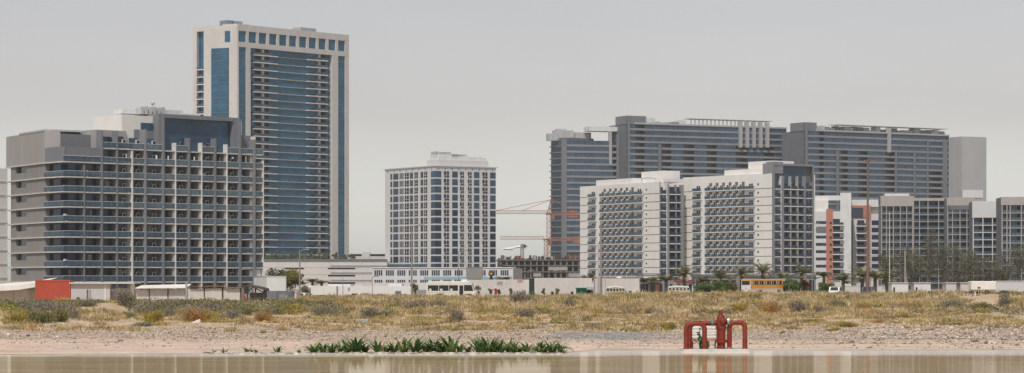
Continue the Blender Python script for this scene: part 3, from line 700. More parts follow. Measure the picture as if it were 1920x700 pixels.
rface(a_, HAr, zA + .3, 3.245, 11, [(PA(482), PA(516), 0), (PA(533), PA(571), 1), (PA(573), PA(605), 1)],
      [(PA(476), PA(481.5), 341, mid_grey), (PA(522), PA(532), 346, mid_grey), (PA(570), PA(574), 347, mid_grey), (PA(598), PA(614), 347, mid_grey)], [(PA(516.5), PA(521.5), 342)], 0)
rface(b_, HBr, zB + .3, 3.25, 11, [(PB(512), PB(543), 0), (PB(560), PB(594), 1), (PB(597), PB(631), 1), (PB(634), PB(665), 1), (PB(676), PB(708), 0)],
      [(PB(497), PB(511), 325, mid_grey), (PB(547), PB(559), 330, mid_grey), (PB(594), PB(597), 331, concrete), (PB(631), PB(634), 331, concrete), (PB(665), PB(673), 331, mid_grey), (PB(709), PB(716), 309, mid_grey), (PB(716.5), PB(722), 328, slab_white)], [(PB(543), PB(547), 330)], 0)
# roofs
def roofbox(b, f, a, c, y0, ref, d0, d1, m=warm_white, zb=None, name='roof_block'):
    return bx(f, name, m, f.U(a), f.U(c), (zb if zb is not None else f.Z(ref, 345)), f.Z(ref, y0), d0, d1, b.root)
zr = HA.Z(1236, 341) + .003
roofbox(a_, HA, 1110, 1177, 334.5, 1170, -14, -2, zb=zr - 1, m=slab_white); roofbox(a_, HA, 1171, 1211, 320.5, 1195, -16, -8, zb=zr, m=warm_white); roofbox(a_, HA, 1215, 1234, 335, 1236, -12, -3, zb=zr, m=slab_white)
roofbox(a_, HA, 1098, 1125, 334.5, 1110, -26, -15, zb=zr - 2, m=stone_w)
for i in range(4): a_.part('attic_window', black_in, [(HA, HA.U(1101) + i * 2.5, HA.U(1101) + i * 2.5 + 1.5, zr + .2, zr + 1.3, -15, -14.95)])
zr2 = HB.Z(1447, 325) + .003
roofbox(b_, HB, 1351, 1440, 317, 1400, -12, -2, zb=zr2 - .6); roofbox(b_, HB, 1385, 1431, 301, 1425, -16, -5, zb=zr2 + 1, m=warm_white)
fz = HBr.Z(1447, 306)
roofbox(b_, HB, 1434, 1446.5, 303.5, 1440, -6, -.5, m=mid_grey, zb=zr2, name='crown_flank')
bx(HBr, 'crown_frame', mid_grey, 0, HBr.U(PB(510)), zr2, fz, -5, .1, b_.root)
bx(HBr, 'crown_frame', mid_grey, HBr.U(PB(510)), HBr.U(PB(716)), fz - .8, fz, -5, .12, b_.root)
bx(HBr, 'crown_frame', mid_grey, HBr.U(PB(709)), HBr.U(PB(716)), 60 * 0 + zr2 - 3, fz - .803, -5, .1, b_.root)
bx(HBr, 'crown_glazing', glass_blue, HBr.U(PB(510)), HBr.U(PB(674)), zr2 - 4, fz - .803, -5, -1.2, b_.root)
bx(HBr, 'crown_side', dark_grey, HBr.U(PB(674)), HBr.U(PB(709)), zr2 - 4, fz - .803, -5, -1.25, b_.root)
mb = MB(); q0 = HA.p(HA.U(1187), -4); q1 = HA.p(HA.U(1213), -4)
mb.tube([(*q0, zr), (*q0, zr + 2), (*HA.p(HA.U(1200), -4), zr + 2.1), (*q1, zr + 1.6)], .2, 6); mb.build('roof_pipe', steel, a_.root)
a_.finish(); b_.finish()
# ------------------------------------------------------------------ 6: dark ribbon-window slabs far behind
def ribbon(label, f, ztop, depth, cells, skip_top=2, pitch=3.5, zmin=20, side=None, balc=(), fins=(), lower=None, sp=1.15):
    b = Bld('slab_tower', label, 'office block', f.p(f.w / 2))
    mb = MB(); mb.prism([f.p(.3, -1.2), f.p(f.w - .3, -1.2), f.p(f.w - .3, -depth), f.p(.3, -depth)], -.3, ztop); mb.build('core_wall', dark_grey, b.root)
    n = int((ztop - zmin) / pitch)
    for k in range(n):
        z = ztop - pitch * (k + 1)
        segs = [(0, f.w)]
        b.part('spandrel', rib_sp, [(f, 0, f.w, z, z + sp, -1.3, 0)])
        holes = sorted((f.U(p0), f.U(p1)) for p0, p1, k0 in balc if k >= k0)
        u = 0.0
        for h0, h1 in holes + [(f.w, f.w)]:
            if h0 > u: b.part('window_band', glass_rib, [(f, u, h0, z + sp, z + pitch, -1.3, -.25)])
            if h1 > h0: b.part('balcony_recess', [black_in, rib_sp, glass_dark], [(f, h0, h1, z + sp, z + pitch, -1.25, -1.15, 0), (f, h0, h1, z + sp, z + sp + .12, -.2, -.08, 1), (f, h0 + 1, (h0 + h1) / 2, z + sp, z + pitch - .4, -1.15, -1.1, 2)])
            u = h1
    for p0, p1, y0, y1, m_, d in fins:
        bx(f, 'fin', m_, f.U(p0), f.U(p1), f.Z(p0, y1) if y1 else -.3, f.Z(p0, y0), -1.4, d, b.root)
    return b
rib_sp = M('spandrel_panel', (.225, .228, .245), .75, .1, .1)
pale_fin = M('pale_fin_cladding', (.38, .375, .375), .8, .08, .1)
slate = M('slate_fin_cladding', (.17, .175, .19), .7, .08, .1)

f6b = Face(C(1177, 1500), C(1475, 1549)); zt = f6b.Z(1192, 233)
s1 = ribbon('dark ribbon-windowed slab behind the white hotels, five pale fins near its top', f6b, zt, 22, None, balc=[(1192, 1209, 0), (1240, 1259, 3), (1282, 1302, 3), (1326, 1344, 3), (1380, 1402, 3), (1432, 1452, 3)],
            fins=[(1177, 1180.5, 217, None, slate, .4), (1234, 1238, 271, None, slate, 1.2)] + [(1385 + 12.6 * i, 1389.5 + 12.6 * i, 228 + i * .5, 277, pale_fin, 1.6) for i in range(5)])
bx(f6b, 'roof_screen', slate, 0, f6b.U(1212), zt, f6b.Z(1180, 217), -14, -.3, s1.root)
bx(f6b, 'roof_coping', pale_fin, f6b.U(1190), f6b.w, zt, zt + .9, -2, .2, s1.root)
bx(f6b, 'roof_canopy', roof_light, f6b.U(1295), f6b.U(1452), f6b.Z(1400, 226), f6b.Z(1400, 224.8), -9, -1, s1.root)
for i in range(12): s1.part('canopy_post', pale_fin, [(f6b, f6b.U(1298 + i * 7.5), f6b.U(1298 + i * 7.5) + .5, zt, f6b.Z(1400, 226.5), -2, -1.4)])
r3 = random.Random(5)
a = 1208
while a < 1450:
    w_ = r3.uniform(4, 13); h_ = r3.uniform(219 if a < 1290 else 228, 232)
    s1.part('roof_chiller', [roof_grey, roof_light, mid_grey][r3.randrange(3)], [(f6b, f6b.U(a), f6b.U(a + w_), zt, f6b.Z(1230, h_) - (a - 1200) * .004, -10 - r3.uniform(0, 3), -5)]); a += w_ + r3.uniform(.3, 2.5)
s1.finish()
f6a = Face(C(1062, 1500), C(1178, 1512)); f6l = Face(C(1030, 1512), C(1062, 1500)); zt = f6a.Z(1063, 263)
s2 = ribbon('dark slab tower with a rounded balcony corner, right behind the orange cranes', f6a, zt, 25, None,
            balc=[(1150, 1158, 0), (1165, 1176, 0)], fins=[(1054, 1062.5, 262, None, slate, .3), (1142, 1146, 246, 310, pale_fin, 1.0), (1156, 1162, 252, None, slate, .4)])
mb = MB(); mb.prism([f6l.p(0, -1.2), f6l.p(f6l.w, -1.2), f6l.p(f6l.w, -20), f6l.p(0, -20)], -.3, zt + 1.5); mb.build('corner_core', dark_grey, s2.root)
for k in range(24):
    z = zt - 3.5 * (k + 1)
    arc = [f6l.p(f6l.w * t_, 1.4 * math.sin(math.pi * t_)) for t_ in (0, .15, .3, .5, .7, .85, 1)]
    mb = MB(); mb.prism([f6l.p(f6l.w, -1.3), f6l.p(0, -1.3)][::-1] + arc[::-1] if False else arc + [f6l.p(f6l.w, -1.3), f6l.p(0, -1.3)], z, z + .55); mb.build('round_balcony', slate, s2.root)
    s2.part('corner_glazing', glass_rib, [(f6l, 1, f6l.w * .8, z + .55, z + 3.5, -1.3, -.5)])
for p0, p1, y0, d in ((1050, 1085, 243, -8), (1060, 1075, 239.5, -12), (1090, 1120, 246, -10), (1036, 1052, 250, -6)):
    bx(f6a, 'roof_plant', roof_grey, f6a.U(p0), f6a.U(p1), zt, f6a.Z(1063, y0), d - 5, d, s2.root)
bx(f6a, 'roof_canopy', roof_light, f6a.U(1106), f6a.U(1177), f6a.Z(1130, 246), f6a.Z(1130, 237.5), -10, -1, s2.root)
s2.finish()
f6c = Face(C(1510, 1520), C(1780, 1577)); zt = f6c.Z(1530, 246)
s3 = ribbon('dark ribbon-windowed slab at the far right with a pale end wall', f6c, zt, 22, None, balc=[(1536, 1545, 0), (1578, 1590, 3), (1610, 1627, 3), (1660, 1678, 3), (1740, 1765, 6)],
            fins=[(1510, 1514, 229.5, None, slate, .4), (1568, 1571, 283, None, slate, 1.2), (1664, 1668.5, 240, 286, pale_fin, 1.2), (1678, 1680, 283, None, slate, .9), (1713, 1715, 283, None, slate, .9), (1738, 1739.5, 262, None, slate, .8), (1768, 1775, 262, None, slate, .5)])
bx(f6c, 'roof_screen', slate, 0, f6c.U(1532), zt, f6c.Z(1515, 229.5), -14, -.3, s3.root)
bx(f6c, 'roof_coping', pale_fin, f6c.U(1530), f6c.w, zt, zt + .9, -2, .3, s3.root)
bx(f6c, 'roof_canopy', roof_light, f6c.U(1570), f6c.U(1781), f6c.Z(1600, 235), f6c.Z(1600, 233.8), -9, -1, s3.root)
a = 1520
while a < 1776:
    w_ = r3.uniform(4, 12); h_ = r3.uniform(234, 243)
    s3.part('roof_chiller', [roof_grey, roof_light, mid_grey][r3.randrange(3)], [(f6c, f6c.U(a), f6c.U(a + w_), zt, f6c.Z(1600, h_), -9, -4)]); a += w_ + r3.uniform(.3, 2)
bx(Face(C(1780, 1577), C(1817, 1560)), 'end_wall', pale_fin, 0, 12, -.3, ZP(258, 1577), -18, 0, s3.root)
s3.finish()
f6d = Face(C(1474, 1600), C(1512, 1604)); s4 = ribbon('narrow dark link block seen between the two widest slabs', f6d, ZP(262, 1600), 15, None, fins=[(1476, 1481, 258, None, pale_fin, .3)])
bx(f6d, 'roof_screen', roof_light, 0, f6d.w, ZP(262, 1600), ZP(252, 1600), -8, -1, s4.root); s4.finish()

# ------------------------------------------------------------------ 7: terracotta-striped pair
def QO(x): return 1520 + x / 3.335
def QY(y): return 350 + y / 3.335
fo = Face(C(1528, 1206), C(1596, 1204)); o1 = Bld('apartment_block', 'pale low block with a terracotta strip beside a tall white screen wall', 'apartment block', fo.A)
Y0 = 1205
bx(fo, 'wall', stone_w, 0, fo.U(QO(185)), -.3, ZP(QY(155), Y0), -20, 0, o1.root)
bx(fo, 'upper_wall', warm_white, 0, fo.U(QO(110)), ZP(QY(155), Y0), ZP(QY(85), Y0), -18, -2, o1.root)
bx(fo, 'screen_wall', roof_light, fo.U(QO(185)), fo.w, -.3, ZP(QY(40), Y0), -20, .5, o1.root)
bx(fo, 'screen_top', roof_light, 0, fo.U(QO(185)), ZP(QY(85), Y0) + .003, ZP(QY(55), Y0), -16, -4, o1.root)
bx(fo, 'terracotta_strip', terracotta, fo.U(QO(97)), fo.U(QO(138)), -.3, ZP(QY(140), Y0), -1, .5, o1.root)
for k in range(8):
    y = 240 + 45.5 * k; z = ZP(QY(y), Y0)
    o1.part('window_strip', glass_dark, [(fo, fo.U(QO(33)), fo.U(QO(97)), ZP(QY(y - 6), Y0), ZP(QY(y - 24), Y0), -.2, .05)])
    o1.part('window', black_in, [(fo, fo.U(QO(118)), fo.U(QO(132)), ZP(QY(y - 5), Y0), ZP(QY(y - 19), Y0), .3, .55)])
    o1.part('balcony', [slab_white, glass_dark, black_in], [(fo, fo.U(QO(138)), fo.U(QO(207)), z - .4, z, 0, 1.6, 0), (fo, fo.U(QO(140)), fo.U(QO(205)), z, z + 1.1, 1.4, 1.5, 1), (fo, fo.U(QO(140)), fo.U(QO(183)), z + .1, z + 2.7, -.2, .04, 2)])
bx(fo, 'dark_louvre', dark_grey, fo.U(QO(35)), fo.U(QO(97)), ZP(QY(290), Y0), ZP(QY(250), Y0), -.2, .09, o1.root)
o1.finish()
fo2 = Face(C(1594, 1218.5), C(1652, 1217.5)); o2 = Bld('apartment_block', 'pale low block with a terracotta portal behind the tall brown lamp mast', 'apartment block', fo2.A)
Y0 = 1218
bx(fo2, 'wall', stone_w, 0, fo2.U(QO(375)), -.3, ZP(QY(195), Y0), -20, 0, o2.root)
bx(fo2, 'upper_wall', warm_white, 0, fo2.w, ZP(QY(195), Y0) - 3, ZP(QY(120), Y0), -18, -3, o2.root)
bx(fo2, 'roof_slab', roof_light, 0, fo2.U(QO(480)), ZP(QY(120), Y0) - .5, ZP(QY(82), Y0), -20, -.5, o2.root)
bx(fo2, 'terracotta_portal', terracotta, 0, fo2.U(QO(375)), ZP(QY(195), Y0), ZP(QY(118), Y0), -2, .4, o2.root)
bx(fo2, 'terracotta_strip', terracotta, fo2.U(QO(345)), fo2.U(QO(372)), -.3, ZP(QY(195), Y0) - .003, -1, .4, o2.root)
bx(fo2, 'portal_glazing', glass_dark, fo2.U(QO(250)), fo2.U(QO(328)), ZP(QY(193), Y0), ZP(QY(133), Y0), -1, .5, o2.root)
bx(fo2, 'right_wing', stone_w, fo2.U(QO(375)), fo2.w, -.3, ZP(QY(170), Y0), -20, -.6, o2.root)
bx(fo2, 'stair_glazing', glass_dark, fo2.U(QO(252)), fo2.U(QO(264)), 1, ZP(QY(212), Y0), -.3, .1, o2.root)
for k in range(8):
    y = 245 + 45.3 * k; z = ZP(QY(y), Y0)
    o2.part('balcony', [slab_white, glass_dark, black_in], [(fo2, fo2.U(QO(283)), fo2.U(QO(348)), z - .4, z, 0, 1.6, 0), (fo2, fo2.U(QO(287)), fo2.U(QO(344)), z, z + 1.1, 1.4, 1.5, 1), (fo2, fo2.U(QO(292)), fo2.U(QO(335)), z + .1, z + 2.5, -.2, .04, 2)])
    for a, c in ((382, 425), (447, 478)): o2.part('window', glass_dark, [(fo2, fo2.U(QO(a)), fo2.U(QO(c)), z + .3, z + 2.4, -.8, -.5)])
    o2.part('floor_band', slab_white, [(fo2, fo2.U(QO(376)), fo2.w, z - .25, z, -.8, -.45)])
o2.finish()

# ------------------------------------------------------------------ 8: low balcony blocks at the right edge
def gridblock(label, p0, Y0, p1, Y1, ytop, cols, pitch, wallm, fram, parap=3.0, depth=18, glass=glass_dark, name='apartment_block', zmin=2):
    f = Face(C(p0, Y0), C(p1, Y1)); zt = f.Z(p0, ytop); b = Bld(name, label, 'apartment block', f.A)
    bx(f, 'wall', wallm, 0, f.w, -.3, zt, -depth, -1.5, b.root)
    bx(f, 'parapet', fram, -.2, f.w + .2, zt - parap, zt + .1, -1.6, .15, b.root)
    n = int((zt - parap - zmin) / pitch); us = [f.U(c) for c in cols]
    for k in range(n + 1):
        z = zt - parap - pitch * k - .3
        if k: b.part('floor_slab', fram, [(f, 0, f.w, z, z + .3, -1.5, 0)])
        if k < n:
            for ua, ub in zip(us[:-1], us[1:]):
                w_ = ub - ua
                b.part('window', [glass, black_in], [(f, ua + .3, ua + w_ * .62, z - pitch + .5, z, -1.5, -1.42, 0), (f, ua + w_ * .66, ub - .3, z - pitch + .5, z - .3, -1.5, -1.44, 1)])
                b.part('balcony_railing', glass_rail, [(f, ua + .15, ub - .15, z - pitch + .3, z - pitch + 1.35, -.12, -.05)])
    for u in us: b.part('pier', fram, [(f, u - .18, u + .18, -.3, zt - parap, -1.5, .06)])
    return b, f, zt
b, f, zt = gridblock('grey-beige balcony block just right of the terracotta-portal block, half hidden by dark trees', 1652, 1180, 1712, 1179, 368, [1653, 1662, 1675, 1688, 1700, 1711], 3.15, render_grey, render_beige, 4.5)
bx(f, 'roof_block', roof_light, f.U(1660), f.U(1706), zt, zt + 1.2, -12, -3, b.root); b.finish()
b, f, zt = gridblock('tall narrow balcony block under the end of the far right slab', 1712, 1230, 1776, 1229, 372, [1713, 1724, 1740, 1760, 1775], 3.15, dark_grey, render_beige, 1.2); b.finish()
b, f, zt = gridblock('low block with a dark roof band right of the pale end wall', 1776, 1150, 1826, 1149, 371, [1777, 1786, 1800, 1813, 1825], 3.1, render_grey, render_beige, 3.4)
bx(f, 'roof_band', dark_grey, f.U(1780), f.U(1825), zt - 5.2, zt - 3.5, -1.4, .2, b.root)
bx(f, 'roof_block', stone_w, f.U(1806), f.U(1845), zt, zt + 3.5, -14, -4, b.root); b.finish()
b, f, zt = gridblock('grey block with white floor lines, second from the right edge of the photo', 1824, 1120, 1880, 1119, 378, [1825, 1843, 1861, 1879], 3.05, dark_grey, stone_w, 6.8); b.finish()
b, f, zt = gridblock('grey glazed block cut by the right edge of the photo', 1878, 1080, 1960, 1079, 370, [1879, 1888, 1894, 1915, 1940, 1959], 3.05, dark_grey, render_beige, 3.2, glass=glass_blue); b.finish()
bx_ = Bld('apartment_block', 'pale sliver of a building cut off by the left edge of the photo', 'apartment block', C(0, 700))
ff = Face(C(-60, 690), C(14, 700)); bx(ff, 'wall', warm_white, 0, ff.w, -.3, ZP(315, 695), -14, 0, bx_.root)
for k in range(8): bx_.part('floor_band', slab_tan, [(ff, 0, ff.w, ZP(340 + 26 * k, 695), ZP(338 + 26 * k, 695), -.1, .15)])
bx_.finish()

# ------------------------------------------------------------------ construction site and cranes
site_grey = M('site_concrete', (.15, .14, .135), .9, .25, .4)
cs = Bld('construction_building', 'unfinished dark concrete building below the cranes', 'building site', C(1010, 1250))
fc = Face(C(934, 1250), C(1092, 1254))
bx(fc, 'core_wall', dark_grey, 2, fc.w, -.3, ZP(486, 1250), -25, -5, cs.root)
for i, y in enumerate((487, 497, 509, 521)):
    bx(fc, 'floor_slab', site_grey, (0 if i < 1 else 2), fc.w, ZP(y + 2, 1250), ZP(y, 1250), -20, 0, cs.root)
r4 = random.Random(9)
for i in range(14):
    u = fc.w * (i + .3) / 14
    for y0, y1 in ((489, 497), (499, 509), (511, 521), (523, 534)):
        cs.part('column', site_grey, [(fc, u, u + .8, ZP(y1, 1250), ZP(y0, 1250), -1.4, -.4)])
for i in range(34):
    u = fc.w * i / 34 + r4.uniform(0, 1)
    cs.part('formwork_prop', [wood_dark, rust, steel][r4.randrange(3)], [(fc, u, u + r4.uniform(.4, 1.6), ZP(487, 1250), ZP(487, 1250) + r4.uniform(.5, 2.2), -6, -1)])
for a, c, y0, y1 in ((1028, 1064, 499, 507), (955, 968, 500, 506), (1000, 1015, 511, 519), (1066, 1090, 510, 520)):
    cs.part('block_infill', concrete, [(fc, fc.U(a), fc.U(c), ZP(y1, 1250), ZP(y0, 1250), -.6, -.3)])
cs.finish()
def lattice(mb, a, b, s, n, r=.09, tri=False):
    """square (or triangular) lattice boom between two points"""
    a, b = Vector(a), Vector(b); d = (b - a).normalized(); up = Vector((0, 0, 1)) if abs(d.z) < .9 else Vector((0, 1, 0))
    x = d.cross(up).normalized(); y = x.cross(d)
    offs = [(-s / 2, 0), (s / 2, 0), (0, s)] if tri else [(-s / 2, -s / 2), (s / 2, -s / 2), (s / 2, s / 2), (-s / 2, s / 2)]
    cs_ = [[a + (b - a) * (k / n) + x * o[0] + y * o[1] for k in range(n + 1)] for o in offs]
    for c in cs_: mb.tube([c[0], c[-1]], r, 4)
    m = len(offs)
    for j in range(m):
        c0, c1 = cs_[j], cs_[(j + 1) % m]
        for k in range(n):
            mb.tube([c0[k], c1[k + 1]] if k % 2 else [c1[k], c0[k + 1]], r * .65, 4, cap=False)
            mb.tube([c0[k], c1[k]], r * .55, 4, cap=False)
def crane(label, pxm, Y, ztop, zj, pxa, pxb, apex, seed=0):
    t_ = thing('tower_crane', label, 'crane', (X(pxm, Y), Y, 0), 'tower cranes over the building site'); x0 = X(pxm, Y)
    mb = MB(); lattice(mb, (x0, Y, 0), (x0, Y, zj), 2.0, int(zj / 2.2), .13); mb.build('mast', crane_red, t_)
    mb = MB(); lattice(mb, (x0 - 1, Y, zj + .3), (X(pxa, Y), Y, zj + .3), 1.5, int(abs(pxm - pxa) * .25 / 2), .11, True); mb.build('jib', crane_red, t_)
    mb = MB(); lattice(mb, (x0 + 1, Y, zj + .3), (X(pxb, Y), Y, zj + .3), 1.5, 8, .15); frame(X(pxb, Y) - 5, Y - .7).box(mb, 0, 5, zj - 1.6, zj + 1.6, -1.6, 0); mb.build('counter_jib', crane_red, t_)
    mb = MB(); frame(x0 + .8, Y - 1).box(mb, 0, 2.2, zj - 2.6, zj - .2, -1.5, 0); frame(x0 - 1.6, Y - 1.3).box(mb, 0, 3.2, zj - .2, zj + .6, -2.6, 0); mb.build('operator_cab', rust, t_)
    if apex:
        mb = MB(); lattice(mb, (x0 - .5, Y, zj), (x0 + 1.8, Y, apex), 1.2, 6, .14); mb.build('apex_frame', crane_red, t_)
        for i, (px, zz) in enumerate(((pxa + 5, zj + 1.8), (pxa + (pxm - pxa) * .52, zj + 1.8), (pxb - 8, zj + 1.4))):
            mb = MB(); mb.tube([(x0 + 1.8, Y, apex), (X(px, Y), Y, zz)], .12, 4); mb.build('tie_bar', crane_red, t_)
crane('orange lattice tower crane with a peaked top and tie bars, standing taller', 1029, 1340, 0, ZP(402, 1340), 925, 1083, ZP(374, 1340))
crane('orange flat-topped lattice crane with its jib on the lower level', 1024, 1380, 0, ZP(450, 1380), 937, 1092, None)
t_ = thing('luffing_crane', 'small grey crane with a short boom low left of the orange cranes', 'crane', (X(979, 1290), 1290, 0)); Yc = 1290
mb = MB(); lattice(mb, (X(979, Yc), Yc, 0), (X(979, Yc), Yc, ZP(463, Yc)), 1.4, 14, .14); mb.build('mast', rust, t_)
mb = MB(); mb.tube([(X(979, Yc), Yc, ZP(462, Yc)), (X(965, Yc), Yc, ZP(464.5, Yc)), (X(944, Yc), Yc, ZP(467, Yc))], [.55, .45, .3], 6); mb.tube([(X(945, Yc), Yc, ZP(466.8, Yc)), (X(962, Yc), Yc, ZP(468, Yc))], .5, 6); mb.build('boom', steel, t_)
mb = MB(); frame(X(976, Yc), Yc - 1).box(mb, 0, 2.4, ZP(466, Yc), ZP(458, Yc), -2, 0); frame(X(982, Yc), Yc - 1).box(mb, 0, 1.6, ZP(464, Yc), ZP(460, Yc), -2, 0); mb.build('machine_housing', mid_grey, t_)
# ------------------------------------------------------------------ foliage builders
def leafcloud(centres, radii, n, size, cols, flat=.75, seed=0, up=0.0):
    """n small leaf faces in ellipsoid clumps; cols: list of base colours, one picked per clump with jitter. returns V,F,C"""
    g_ = np.random.default_rng(seed); centres = np.asarray(centres, float); radii = np.asarray(radii, float)
    m = len(centres); wgt = radii[:, 0] ** 2; idx = g_.choice(m, n, p=wgt / wgt.sum())
    d = g_.normal(size=(n, 3)); d /= np.linalg.norm(d, axis=1)[:, None]
    rad = g_.random(n) ** .45; Pp = centres[idx] + d * rad[:, None] * radii[idx]
    nn = g_.normal(size=(n, 3)) + d * .6; nn[:, 2] += up; nn /= np.linalg.norm(nn, axis=1)[:, None]
    a = np.cross(nn, g_.normal(size=(n, 3))); a /= np.linalg.norm(a, axis=1)[:, None]; b = np.cross(nn, a)
    s = (size[idx] if np.ndim(size) else size) * g_.uniform(.6, 1.4, n); s = s[:, None]; b = b * s * flat * .5; a = a * s * .5
    V = np.stack([Pp - a, Pp - b * .9, Pp + a, Pp + b * .9], 1).reshape(-1, 3)
    Fc = np.arange(n * 4).reshape(-1, 4)
    cc = np.array(cols)[g_.integers(0, len(cols), m)] * g_.uniform(.8, 1.22, (m, 1))
    c = cc[idx] * g_.uniform(.75, 1.3, (n, 1)); return V, Fc, np.repeat(c, 4, 0)
def blades(pos, h, spread, nb, width, cols, seed=0, lean=.5, droop=.3):
    """tufts of thin upright blades; pos (m,3), h (m,), each blade two joined quads"""
    g_ = np.random.default_rng(seed); m = len(pos); pos = np.asarray(pos); h = np.asarray(h)
    idx = np.repeat(np.arange(m), nb); n = len(idx); an = g_.uniform(0, 2 * np.pi, n); rr_ = g_.random(n) ** .6
    sp = np.asarray(spread)[idx] if np.ndim(spread) else spread
    base = pos[idx] + np.stack([np.cos(an), np.sin(an), 0 * an], 1) * (rr_ * sp)[:, None]; base[:, 2] -= .04
    hh = h[idx] * g_.uniform(.5, 1.1, n); le = g_.uniform(.1, 1, n) * lean * hh
    dr = np.stack([np.cos(an), np.sin(an), 0 * an], 1)
    mid = base + dr * (le * .35)[:, None]; mid[:, 2] += hh * .6
    tip = base + dr * le[:, None]; tip[:, 2] += hh * (1 - droop * g_.random(n))
    sa = g_.uniform(0, 2 * np.pi, n); sd = np.stack([np.cos(sa), np.sin(sa) * .4, 0 * sa], 1) * (width * g_.uniform(.6, 1.4, n))[:, None]
    V = np.stack([base - sd, base + sd, mid + sd * .8, mid - sd * .8, tip + sd * .2, tip - sd * .2], 1).reshape(-1, 3)
    k = np.arange(n)[:, None] * 6; Fc = np.concatenate([k + [0, 1, 2, 3], k + [3, 2, 4, 5]], 0)
    cols = np.asarray(cols, float)
    cb = cols[idx] if len(cols) == m else cols[g_.integers(0, len(cols), m)][idx]
    c = cb * g_.uniform(.75, 1.25, (n, 1)); return V, Fc, np.repeat(c, 6, 0)

OLIVE = [(.20, .195, .075), (.26, .235, .09), (.16, .165, .07)]
YELL = [(.42, .31, .06), (.34, .28, .07), (.29, .25, .08)]
RUSTC = [(.46, .23, .07), (.38, .22, .075), (.28, .20, .08)]
GREYS = [(.27, .225, .17), (.22, .19, .15), (.30, .26, .19), (.20, .19, .12)]
STRAW = [(.56, .43, .23), (.48, .365, .20), (.64, .52, .32), (.44, .34, .18)]
SAGE = [(.24, .235, .15), (.20, .20, .125)]
DKGREEN = [(.12, .17, .045), (.09, .14, .04), (.16, .20, .07)]

# grass over the waste ground: straw tufts (one mass), low green ground cover (one mass)
def scatter(n, k0, k1, Y0, Y1, pw, seed):
    g_ = np.random.default_rng(seed); Y = (Y0 ** pw + (Y1 ** pw - Y0 ** pw) * g_.random(n)) ** (1 / pw); k = g_.uniform(k0, k1, n); return k * Y, Y, g_
# tussocks: grass grows in clumps of its own height and colour, with bare soil between
x0, Y0, g_ = scatter(7400, -.235, .235, 109, 335, -.2, 21)
px_ = 960 + x0 / Y0 * F
pat = noise2(x0, Y0 * .3, 4.2, 31) * .6 + noise2(x0, Y0 * .35, 1.5, 32) * .4
bare = .31 + .12 * (1 - sm(110, 124, Y0)) + .05 * (1 - sm(520, 640, px_)) + .14 * (1 - sm(520, 640, px_)) - .08 * sm(240, 300, Y0)
keep = (pat > bare + g_.normal(0, .06, len(x0))) & ~((px_ > 1806) & (px_ < 1888) & (Y0 > 150) & (Y0 < 262)); x0, Y0 = x0[keep], Y0[keep]; m0 = len(x0)
hcl = (.22 + .36 * sm(118, 220, Y0)) * g_.uniform(.45, 1.45, m0); rcl = g_.uniform(.25, 1.2, m0) * (.5 + .5 * sm(120, 200, Y0))
ccl = np.array(STRAW + STRAW + [(.40, .32, .12), (.33, .28, .10), (.42, .27, .12), (.30, .24, .16)])[g_.integers(0, 12, m0)] * g_.uniform(.8, 1.15, (m0, 1))
per = 11; idx = np.repeat(np.arange(m0), per); n = len(idx)
an = g_.uniform(0, 6.283, n); rr_ = g_.random(n) ** .5
x = x0[idx] + np.cos(an) * rr_ * rcl[idx] * 1.3; Y = Y0[idx] + np.sin(an) * rr_ * rcl[idx] * 1.6
pos = np.stack([x, Y, gz(x, Y)], 1); hh = hcl[idx] * (1.1 - .5 * rr_) * g_.uniform(.6, 1.3, n)
cols = ccl[idx] * g_.uniform(.85, 1.15, (n, 1))
wd = np.repeat(.011 + .00008 * Y, 12)
V, Fc, c = blades(pos, hh, .10 + Y * .0008, 12, wd, cols, 22, lean=.6, droop=.35)
# thin, low, pale stubble on the open soil
x, Y, g_ = scatter(14000, -.235, .235, 108, 335, .3, 23)
keep = g_.random(len(x)) < .25 + .6 * sm(116, 150, Y); x, Y = x[keep], Y[keep]; n = len(x)
V2, F2, c2 = blades(np.stack([x, Y, gz(x, Y)], 1), .07 + .14 * g_.random(n) * sm(112, 200, Y), .12, 6, np.repeat(.008 + .00007 * Y, 6), np.array(STRAW + [(.38, .32, .14)])[g_.integers(0, 5, n)], 24, lean=.9, droop=.4)
tag(arr_mesh('dry_grass', np.concatenate([V, V2]), np.concatenate([Fc, F2 + len(V)]), np.concatenate([c, c2]), drygrass), kind='stuff')
# low olive ground cover on the left and along the crest
x, Y, g_ = scatter(4200, -.235, .235, 150, 345, .5, 51)
px_ = 960 + x / Y * F
pr = .85 * (1 - sm(540, 640, px_)) * sm(150, 175, Y) + .17 * sm(122, 150, Y) + .30 * sm(180, 280, Y) + .35 * sm(1500, 1700, px_) * sm(215, 260, Y)
pr = pr * (.35 + 1.3 * noise2(x, Y * .4, 5, 53))
keep = (g_.random(len(x)) < pr) & ~((px_ > 140) & (px_ < 262) & (Y < 186)) & ~((px_ > 1812) & (px_ < 1880) & (Y > 190) & (Y < 262))
x, Y, px_ = x[keep], Y[keep], px_[keep]
n = len(x); hgt = g_.uniform(.2, .5, n) * (.8 + .6 * (1 - sm(540, 700, px_)) * (1 - sm(200, 235, Y))) * (1 - .45 * sm(215, 245, Y) * (1 - sm(540, 600, px_)))
cen = np.stack([x, Y, gz(x, Y) + hgt * .35], 1); rad = np.stack([hgt * 1.7, hgt * 1.7, hgt * .75], 1)
pal = np.array(OLIVE + YELL[1:] + GREYS + SAGE)
V, Fc, c = leafcloud(cen, rad, n * 150, .0007 * Y, pal, seed=54, up=.3)
tag(arr_mesh('low_scrub', V, Fc, c, leaf), kind='stuff')

